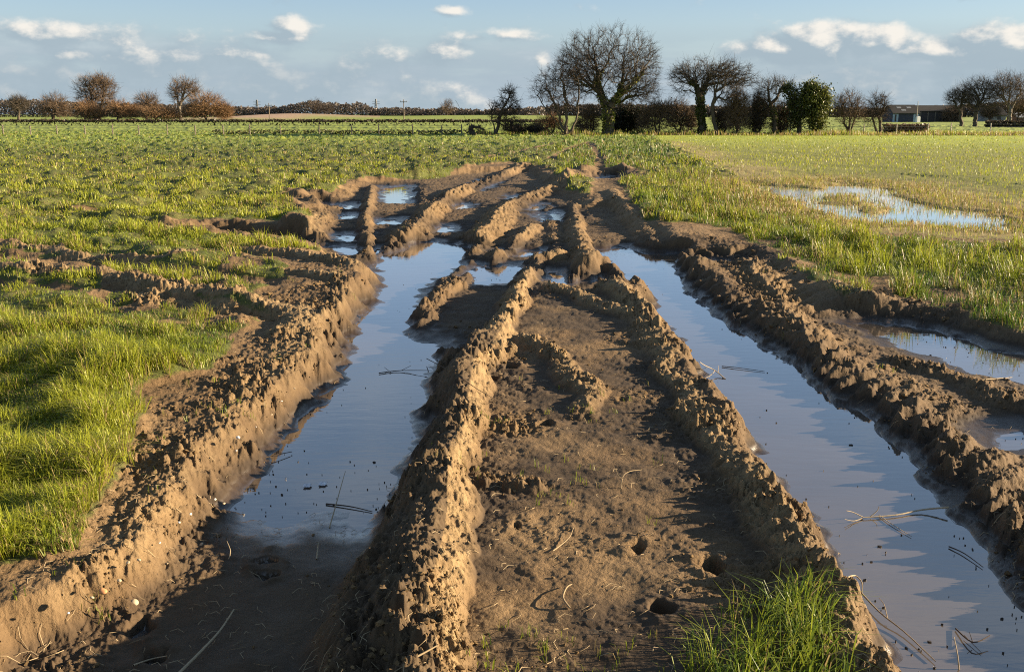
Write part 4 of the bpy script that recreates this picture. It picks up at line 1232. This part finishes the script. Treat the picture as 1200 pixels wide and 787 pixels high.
def prism_roof(x0, x1, y0, y1, ze, zr, t=.12, over_=.25):
    ym = (y0 + y1) / 2
    V = []
    for X in (x0 - over_, x1 + over_):
        V += [[X, y0 - over_, ze - .1], [X, ym, zr], [X, y1 + over_, ze - .1], [X, y1 + over_, ze - .1 + t], [X, ym, zr + t], [X, y0 - over_, ze - .1 + t]]
    F4 = np.array([[0, 6, 7, 1], [1, 7, 8, 2], [3, 9, 10, 4], [4, 10, 11, 5], [5, 11, 6, 0], [2, 8, 9, 3], [0, 1, 4, 5], [1, 2, 3, 4], [6, 11, 10, 7], [7, 10, 9, 8]])
    return np.array(V), F4


def gable_walls(x0, x1, y0, y1, ze, zr):
    ym = (y0 + y1) / 2
    V = np.array([[x0, y0, 0], [x1, y0, 0], [x1, y1, 0], [x0, y1, 0], [x0, y0, ze], [x1, y0, ze], [x1, y1, ze], [x0, y1, ze], [x0, ym, zr - .02], [x1, ym, zr - .02]])
    return V, [np.array([[0, 1, 5, 4], [2, 3, 7, 6], [1, 2, 6, 5], [3, 0, 4, 7]]), np.array([[5, 6, 9], [7, 4, 8]])]


V, F = gable_walls(-hw, hw, -3, 3, eave, ridge); mesh_np('wall', V, F, DARKW, barn)
V, F = prism_roof(-hw, hw, -3, 3, eave, ridge); mesh_np('roof', V, F, ROOF, barn)
for fx in (-.84, .80):
    V, F = box_mb([((hw * fx, -3.04, .85), (.55, .035, .82), 0)]); d_ = mesh_np('door', V, F, PALEB, barn)
    V, F = box_mb([((hw * fx, -3.10, .80), (.14, .02, .70), 0)]); mesh_np('opening', V, F, SHEDW, d_)
for fx, fz in ((-.35, .64), (.45, .64), (-.1, .3)):
    yy = -3 + 3 * fz; zz = eave + (ridge - eave) * fz + .06
    V = np.array([[hw * fx - .45, yy - .22, zz - .115], [hw * fx + .45, yy - .22, zz - .115], [hw * fx + .45, yy + .22, zz + .115], [hw * fx - .45, yy + .22, zz + .115]]) + np.array([0, 0, .05])
    V = np.concatenate([V, V + np.array([0, -.02, .04])])
    mesh_np('skylight', V, np.array([[0, 1, 2, 3], [4, 7, 6, 5], [0, 4, 5, 1], [1, 5, 6, 2], [2, 6, 7, 3], [3, 7, 4, 0]]), SKYL, barn)

YS = 209
sL, sR = at(1068, 141, YS), at(1119, 141, YS)
shed = empty('long_shed', ((sL.x + sR.x) / 2, YS, .2)); tag(shed, 'long low dark shed with grey roof right of the blue barn', 'shed')
hs = (sR.x - sL.x) / 2
V, F = gable_walls(-hs, hs, -2.6, 4, 2.2, 3.25); mesh_np('wall', V, F, SHEDW, shed)
V, F = prism_roof(-hs, hs, -2.6, 4, 2.2, 3.25); mesh_np('roof', V, F, ROOF, shed)
for k in range(6):
    xx = -hs + (k + .5) * 2 * hs / 6
    V, F = box_mb([((xx, -2.66, 1.05), (.10, .05, 1.0), 0)]); mesh_np('pillar', V, F, POSTW, shed)
bp_ = at(1075.5, 142, 196)
V, F = box_mb([((0, 0, .55), (.34, .3, .5), .2), ((0, 0, 1.10), (.26, .22, .06), .2)])
o = mesh_np('white_tank', V, F, plain('white plastic', (.75, .74, .70), .5, .08)); o.location = (bp_.x, 196, .2); tag(o, 'small white tank on the grass at the foot of the grey pole', 'tank')
for nm, lab, p0, p1, pe, pr, wm, rm in (('farmhouse', 'grey low house with dark roof half hidden behind the dark open oak', 1148, 1172, 135, 127, plain('grey render', (.20, .21, .23), .8), ROOF),
                                        ('bungalow', 'low house with pale roof behind the ash at the right edge', 1186, 1216, 137.5, 132, plain('brown brick', (.16, .09, .065), .85), plain('pale roof sheets', (.45, .47, .48), .6))):
    YH = 225; a, c = at(p0, 141, YH), at(p1, 141, YH); w_ = (c.x - a.x) / 2
    hz = empty(nm, ((a.x + c.x) / 2, YH, .2)); tag(hz, lab, 'house')
    ze, zr = at(600, pe, YH).z - .2, at(600, pr, YH).z - .2
    V, F = gable_walls(-w_, w_, -2.5, 2.5, ze, zr); mesh_np('wall', V, F, wm, hz)
    V, F = prism_roof(-w_, w_, -2.5, 2.5, ze, zr); mesh_np('roof', V, F, rm, hz)
    for fx in (-.5, .35):
        V, F = box_mb([((w_ * fx, -2.53, ze * .55), (.42, .03, .34), 0)]); mesh_np('window', V, F, plain('dark window glass', (.03, .035, .045), .15), hz)

# ------------------------------------------------------------------ loose crumbs of mud
ICO_V, ICO_F = None, None
_t = (1 + 5 ** .5) / 2
ICO_V = np.array([[-1, _t, 0], [1, _t, 0], [-1, -_t, 0], [1, -_t, 0], [0, -1, _t], [0, 1, _t], [0, -1, -_t], [0, 1, -_t], [_t, 0, -1], [_t, 0, 1], [-_t, 0, -1], [-_t, 0, 1]]) / math.hypot(1, _t)
ICO_F = np.array([[0, 11, 5], [0, 5, 1], [0, 1, 7], [0, 7, 10], [0, 10, 11], [1, 5, 9], [5, 11, 4], [11, 10, 2], [10, 7, 6], [7, 1, 8], [3, 9, 4], [3, 4, 2], [3, 2, 6], [3, 6, 8], [3, 8, 9], [4, 9, 5], [2, 4, 11], [6, 2, 10], [8, 6, 7], [9, 8, 1]])
ROUGH2 = rough.reshape(R_, C_)


def crumb_mat():
    m, nt = new_mat('crumbled soil'); b = NB(nt)
    P = b.n('ShaderNodeNewGeometry').outputs['Position']
    n2 = b.noise(P, 30, 5, .65); n3 = b.noise(P, 120, 4, .7)
    c = b.mix(n2, (.070, .044, .020), (.21, .14, .068))
    c = b.mix(b.attr('Col', 'Color'), c, (.5, .5, .5)) if False else b.mix(1., c, b.attr('Col', 'Color'), 'MULTIPLY')
    b.out(b.bsdf(c, .95, .15, b.bump(n3, .7, .01)))
    return m


def crumbs(n):
    S = scatter(n, int(np.searchsorted(Ys, 2.2)), int(np.searchsorted(Ys, 24)))
    px, py, pz, rg, mu, wt, sw = S(X2), S(Y2), S(H2), S(ROUGH2), S(MUD2), S(WET2), S(SDW2)
    dens = np.clip(rg * 1.2 + .05 * (mu > .6), 0, 1) * (pz > .012) * np.clip(1.2 - wt, .1, 1) * np.clip(sstep(-.1, .6, fbm(px * 2.1, py * 2.1, 3, 79)), .03, 1) * (.25 + .75 * sstep(12, 8, py))
    k = np.nonzero(RNG.random(n) < dens)[0]
    px, py, pz, rg = px[k], py[k], pz[k], rg[k]; n = len(k)
    r = .0022 / (RNG.random(n) * .97 + .03) ** .6
    r = np.clip(r, .002, .014) * np.clip(py / 5, .85, 2.2) * np.where(rg < .15, .7, 1)
    sc_ = RNG.uniform(.6, 1.35, (n, 1, 3)) * r[:, None, None]
    jit = RNG.uniform(.42, 1.35, (n, 12, 1))
    a = RNG.uniform(0, 6.28, n); ca, sa = np.cos(a)[:, None], np.sin(a)[:, None]
    V = ICO_V[None] * jit * sc_
    Vx = V[..., 0] * ca - V[..., 1] * sa; Vy = V[..., 0] * sa + V[..., 1] * ca
    V = np.stack([Vx + px[:, None], Vy + py[:, None], V[..., 2] * .8 + (pz + r * .25)[:, None]], -1)
    F = (np.arange(n)[:, None, None] * 12 + ICO_F[None]).reshape(-1, 3)
    C = np.repeat(RNG.uniform(.65, 1.35, (n, 1, 1)) * np.ones((1, 12, 3)), 1, 0)
    print('crumbs', n)
    return tag(mesh_np('mud_crumbs', V.reshape(-1, 3), F, crumb_mat(), attrs=dict(Col=C.reshape(-1, 3))), 'loose crumbs of brown mud along the churned ridges', kind='stuff')


crumbs(230000)

# dry stems and root threads strewn on the mud
def litter(n):
    S = scatter(n, int(np.searchsorted(Ys, 2.2)), int(np.searchsorted(Ys, 14)))
    px, py, pz, mu, sw = S(X2), S(Y2), S(H2), S(MUD2), S(SDW2)
    k = np.nonzero((mu > .55) & (pz > .0) & (RNG.random(n) < .5))[0]
    px, py, pz = px[k], py[k], pz[k]; n = len(k)
    a = RNG.uniform(0, 6.28, n); L = RNG.uniform(.012, .06, n)
    A = np.stack([px, py, pz + .004], 1); e = np.stack([np.cos(a) * L, np.sin(a) * L], 1)
    B = np.stack([px + e[:, 0], py + e[:, 1], height_at(px + e[:, 0], py + e[:, 1]) + .004], 1)
    M_ = (A + B) / 2 + np.stack([-e[:, 1] * .2, e[:, 0] * .2, .006 + 0 * L], 1)
    r = np.full(n, .0011)
    V, F = join([tubes(A, M_, r, r, 3), tubes(M_, B, r, r * .6, 3)])
    return tag(mesh_np('straw_litter', V, F, wood('bleached straw', (.20, .145, .08), (.42, .33, .20))), 'short bleached bits of straw and root lying on the mud', kind='stuff')


litter(5200)

# scum, leaf scraps and mud specks afloat near the shore of the ruts
def flotsam(n):
    px = rng.uniform(270, 1250, n); py = rng.uniform(300, 800, n) 
    g_ = np.array([gp(a, c, 0) for a, c in zip(px, py)])
    X, Y = g_[:, 0], g_[:, 1]
    sd = np.minimum(poly_sd(WATERS['left'], X, Y), poly_sd(WATERS['right'], X, Y))
    hh = height_at(X, Y)
    k = np.nonzero((hh < -.004) & (rng.random(n) < np.clip(.012 + .9 * np.exp(sd / .07) + .5 * (py > 540) * (px < 520) + .02 * (py > 620), 0, 1)))[0]
    X, Y = X[k], Y[k]; m_ = len(k)
    t = np.arange(5) * 2 * np.pi / 5
    a = rng.uniform(0, 6.28, (m_, 1)); r = .0022 / (rng.random((m_, 1)) * .94 + .06) ** .6 * rng.uniform(.4, 1.4, (m_, 5)); el_ = rng.uniform(.12, .8, (m_, 1))
    ux, uy = np.cos(t)[None] * r, np.sin(t)[None] * r * el_
    V = np.stack([X[:, None] + ux * np.cos(a) - uy * np.sin(a), Y[:, None] + ux * np.sin(a) + uy * np.cos(a), np.full((m_, 5), .003) + rng.uniform(0, .004, (m_, 5))], -1)
    V2 = V.copy(); V2[..., 2] = -.004
    VV = np.concatenate([V, V2], 1).reshape(-1, 3)
    o5 = np.arange(m_)[:, None] * 10
    side = [o5 + np.array([[i_, (i_ + 1) % 5, 5 + (i_ + 1) % 5, 5 + i_]]) for i_ in range(5)]
    return tag(mesh_np('floating_scraps', VV, [o5 + np.array([[0, 1, 2, 3, 4]])] + side, plain('sodden scraps', (.028, .021, .015), .6, .5, 40)), 'dark sodden scraps floating on the rut water', kind='stuff')


flotsam(4600)

# ------------------------------------------------------------------ sticks, reeds, stones
REED = wood('pale dry reed', (.24, .185, .11), (.42, .34, .22)); TWIGM = wood('dark wet twig', (.045, .033, .024), (.09, .065, .045)); STRAW = wood('straw stalk', (.18, .135, .075), (.33, .25, .15))


def curve_tube(pts, r, k=7):
    """a smooth tube through 3-D points"""
    pts = [np.array(p) for p in pts]
    out = []
    for i_ in range(len(pts) - 1):
        p0 = pts[max(i_ - 1, 0)]; p1, p2 = pts[i_], pts[i_ + 1]; p3 = pts[min(i_ + 2, len(pts) - 1)]
        for t in np.linspace(0, 1, 5)[:-1]:
            out.append(.5 * ((2 * p1) + (p2 - p0) * t + (2 * p0 - 5 * p1 + 4 * p2 - p3) * t * t + (3 * p1 - p0 - 3 * p2 + p3) * t ** 3))
    out.append(pts[-1]); out = np.array(out)
    rr = np.linspace(r, r * .5, len(out)) * .74
    return tubes(out[:-1], out[1:], rr[:-1], rr[1:], k)


def stick(name, label, cat, pl, r, mat, forks=(), z=None, group=None):
    """pl: (px, py, height above what lies there)"""
    def lift(p):
        c = gp(p[0], p[1], .02)
        for _ in range(4):
            zg = max(float(height_at(*c)), 0.) + (p[2] if len(p) > 2 else .006)
            c = gp(p[0], p[1], zg)
        return np.array([c[0], c[1], zg])
    P = [lift(p) for p in pl]; b0 = P[0].copy()
    o = empty(name, b0); tag(o, label, cat, group)
    V, F = curve_tube([p - b0 for p in P], r); mesh_np('stem', V, F, mat, o, smooth=True)
    for f_ in forks:
        V, F = curve_tube([lift(p) - b0 for p in f_], r * .55, 5); mesh_np('side_twig', V, F, mat, o, smooth=True)
    return o


stick('reed_stalk', 'thick pale reed stalk lying in the dark mud, bottom left', 'stalk', [(206, 792, .012), (238, 760, .02), (258, 738, .02), (274, 714, .03)], .0075, REED)
stick('reed_stalk', 'short pale reed lying across a hoof hole at the bottom left edge', 'stalk', [(156, 779, .02), (176, 772, .02), (196, 768, .02)], .004, REED)
stick('reed_stalk', 'slender upright reed standing in the left rut water', 'stalk', [(386, 618, .0), (394, 590, .06), (399, 572, .10), (404, 554, .14)], .004, REED)
stick('reed_stalk', 'short pale stub standing in the left rut shallows, in front of the upright reed', 'stalk', [(371, 655, .0), (372, 646, .02), (373, 636, .045)], .005, REED)
stick('reed_stalk', 'long pale reed afloat in the right rut with twigs at its left end', 'stalk', [(1112, 594, .02), (1080, 597, .012), (1050, 603, .008), (1012, 606, .008)], .006, REED, [[(1012, 606, .006), (1000, 600, .03), (992, 598, .045)], [(1020, 605, .006), (1028, 598, .03), (1030, 593, .05)], [(1010, 607, .006), (1000, 610, .006), (990, 608, .02)], [(1030, 603, .005), (1044, 613, .006), (1068, 628, .005)]])
stick('twig', 'thin dark twig leaning on the left slope of the middle ridge', 'twig', [(500, 420, .03), (530, 436, .05), (560, 456, .05), (592, 474, .02)], .004, TWIGM)
stick('twig', 'forked dark twig lying in the left rut water against the middle ridge', 'twig', [(444, 437, .006), (470, 434, .008), (512, 434, .012)], .005, TWIGM, [[(470, 434, .008), (482, 428, .03)], [(458, 436, .006), (450, 430, .02)]])
stick('twig', 'curved pale twig on the strip near the large grass tuft', 'twig', [(668, 712, .006), (660, 700, .02), (664, 688, .02), (670, 684, .012)], .005, STRAW)
stick('twig', 'thin curled straw lying in the middle of the mud strip', 'twig', [(648, 645, .006), (660, 636, .012), (668, 628, .016), (672, 618, .006)], .0035, STRAW, [[(662, 634, .012), (656, 622, .02), (650, 615, .01)]])
stick('weed_stalk', 'small straw weed with spread stalks on the right of the strip', 'weed', [(728, 572, .0), (730, 558, .04), (738, 552, .05), (752, 550, .03)], .003, STRAW, [[(730, 560, .04), (720, 550, .05)], [(730, 562, .03), (724, 556, .05), (722, 548, .07)]])
stick('dead_weed', 'bleached branched dead weed in the far part of the right rut', 'weed', [(850, 444, .0), (838, 434, .03), (826, 428, .06), (820, 424, .08)], .005, REED, [[(838, 434, .03), (832, 440, .02), (822, 444, .01)], [(842, 437, .03), (842, 428, .06)], [(830, 430, .05), (818, 434, .03)]])
stick('twig', 'thin dark twig afloat right of the bleached dead weed', 'twig', [(846, 429, .005), (866, 431, .007), (896, 435, .005)], .0045, TWIGM)
stick('reed_stalk', 'pale bent reed sticking out of the shore of the right rut', 'stalk', [(996, 690, .01), (992, 678, .05), (1002, 674, .07), (1010, 682, .06), (1010, 694, .02)], .0045, REED)
stick('reed_stalk', 'long thin brown stalk along the near left shore of the right rut', 'stalk', [(1002, 686, .012), (1030, 716, .02), (1060, 740, .012), (1096, 774, .008)], .0045, STRAW, [[(1040, 724, .015), (1036, 708, .04), (1030, 700, .05)]])
stick('twig', 'small dark floating twig near the right edge of the right rut', 'twig', [(1112, 640, .005), (1130, 648, .008), (1152, 664, .006)], .004, TWIGM)
stick('twig', 'forked dark twig lying in the right rut near the bottom right corner', 'twig', [(1120, 736, .006), (1140, 752, .02), (1160, 744, .03)], .004, TWIGM, [[(1140, 752, .015), (1136, 740, .04)], [(1130, 744, .01), (1150, 764, .006)]])
stick('reed_stalk', 'upright bleached stub in the right rut at the bottom right', 'stalk', [(1124, 784, .0), (1122, 766, .04), (1118, 746, .07)], .0035, REED)
stick('reed_stalk', 'pale straw lying on the mud pan at the right edge', 'stalk', [(1136, 446, .012), (1160, 444, .02), (1186, 442, .012)], .005, REED)
stick('twig', 'dark stick at the foot of the left bank reaching into the water', 'twig', [(296, 541, .01), (318, 534, .02), (342, 529, .012)], .005, TWIGM)
stick('twig', 'short brown twig stuck in the near end of the middle ridge', 'twig', [(474, 776, .01), (494, 766, .03), (512, 756, .02)], .005, STRAW)
stick('reed_stalk', 'tiny white upright straw on the dark pan at the lower left', 'stalk', [(268, 655, .0), (270, 645, .02), (266, 634, .04)], .003, REED)
stick('twig', 'black wet twig lying in the left rut shallows beside the upright reed', 'twig', [(382, 590, .004), (410, 593, .007), (436, 599, .004)], .005, TWIGM)

# scraps of white film in the shallows
for lab, (px_, py_), seed in (('crumpled white scrap of film in the left rut shallows, left one', (360, 570), 1), ('crumpled white scrap of film in the left rut shallows, right one', (378, 568), 2)):
    rg_ = np.random.default_rng(seed); c = gp(px_, py_, 0)
    u = np.linspace(-1, 1, 7); X, Y = np.meshgrid(u * .018, u * .022)
    Z = .004 + .010 * np.abs(perlin(X.ravel() * 90 + seed * 9, Y.ravel() * 90, 3)).reshape(X.shape)
    V = np.stack([(X + .006 * rg_.normal(size=X.shape) * .5).ravel(), Y.ravel(), Z.ravel()], 1); V2 = V - np.array([0, 0, .0012])
    q = np.arange(49).reshape(7, 7); F = np.stack([q[:-1, :-1], q[:-1, 1:], q[1:, 1:], q[1:, :-1]], -1).reshape(-1, 4)
    o = mesh_np('film_scrap', np.concatenate([V, V2]), np.concatenate([F, F[:, ::-1] + 49]), plain('white film', (.55, .56, .58), .35, .1)); o.location = (c[0], c[1], .002)
    tag(o, lab, 'litter')

# stones pressed into the left bank
STONE = {k: plain(k + ' stone', c, .7, .2, 60) for k, c in (('white', (.62, .58, .50)), ('orange', (.42, .20, .085)), ('buff', (.36, .29, .19)))}
STN = [('white', 279, 513, .014, 'white stone high on the left bank, nearest to the water'), ('white', 223, 603, .011, 'white stone half way down the left bank'), ('orange', 121, 693, .015, 'orange stone pressed into the left bank'),
       ('white', 277, 528, .007, 'small white chip just below the white stone high on the left bank'), ('buff', 158, 706, .018, 'broad buff stone low on the left bank at the edge of the shadow'), ('buff', 236, 638, .011, 'buff stone at the foot of the left bank in the shade')]
BUFFS = [(187, 636), (163, 656), (150, 659), (80, 718), (66, 746), (40, 760), (252, 585), (262, 590), (232, 572), (300, 500), (318, 486), (108, 700), (92, 736), (60, 733), (196, 660), (210, 612), (290, 540), (345, 455), (330, 470), (140, 680), (30, 752), (176, 678)]


def stone(px, py, r, mat, seed):
    rg_ = np.random.default_rng(seed)
    c = gp(px, py, .1)
    for _ in range(5):
        z = float(height_at(*c)); c = gp(px, py, z)
    V = ICO_V * rg_.uniform(.8, 1.15, (12, 1)) * np.array([1.2, 1., .75]) * r
    o = mesh_np('stone', V, ICO_F, mat, smooth=False)
    s_ = o.modifiers.new('s', 'SUBSURF'); s_.levels = 2; s_.render_levels = 2
    o.location = (c[0], c[1], z + r * .15); o.rotation_euler = (rg_.uniform(-.5, .5), rg_.uniform(-.5, .5), rg_.uniform(0, 6))
    return o


for i_, (k, px_, py_, r, lab) in enumerate(STN): tag(stone(px_, py_, r, STONE[k], 300 + i_), lab, 'stone')
for i_, (px_, py_) in enumerate(BUFFS): tag(stone(px_, py_, rng.uniform(.005, .009), STONE['buff' if i_ % 3 else 'white'], 400 + i_), 'tiny pale pebble pressed into the sunlit left bank', 'pebble', 'tiny pebbles in the left bank')

# little green shoots coming up on the mud
def shoots(n):
    S = scatter(n, int(np.searchsorted(Ys, 2.4)), int(np.searchsorted(Ys, 16)))
    px, py, mu, pz, wt = S(X2), S(Y2), S(MUD2), S(H2), S(WET2)
    k = np.nonzero((mu > .6) & (pz > .06) & (RNG.random(n) < np.clip(.02 + .5 * fbm(px * 1.3, py * 1.3, 2, 181) - .1 + .10 * ((px < -.6) & (py < 7)), 0, .5)))[0]
    k = np.repeat(k, 5); px, py, pz = px[k] + RNG.normal(0, .012, len(k)), py[k] + RNG.normal(0, .012, len(k)), pz[k]; n = len(k)
    col = palette(n, .5 + RNG.normal(0, .2, n), .25)
    g = blades(np.stack([px, py, height_at(px, py)], 1), RNG.uniform(.015, .06, n), RNG.uniform(.002, .004, n), RNG.uniform(0, 6.28, n), np.clip(RNG.normal(.6, .3, n), .1, 1.2), col, col * 1.1, 'grass_shoots', M_GRASS)
    return tag(g, 'sparse short grass shoots coming up through the mud', kind='stuff')


shoots(9000)
print('all', round(time.time() - T0, 1))
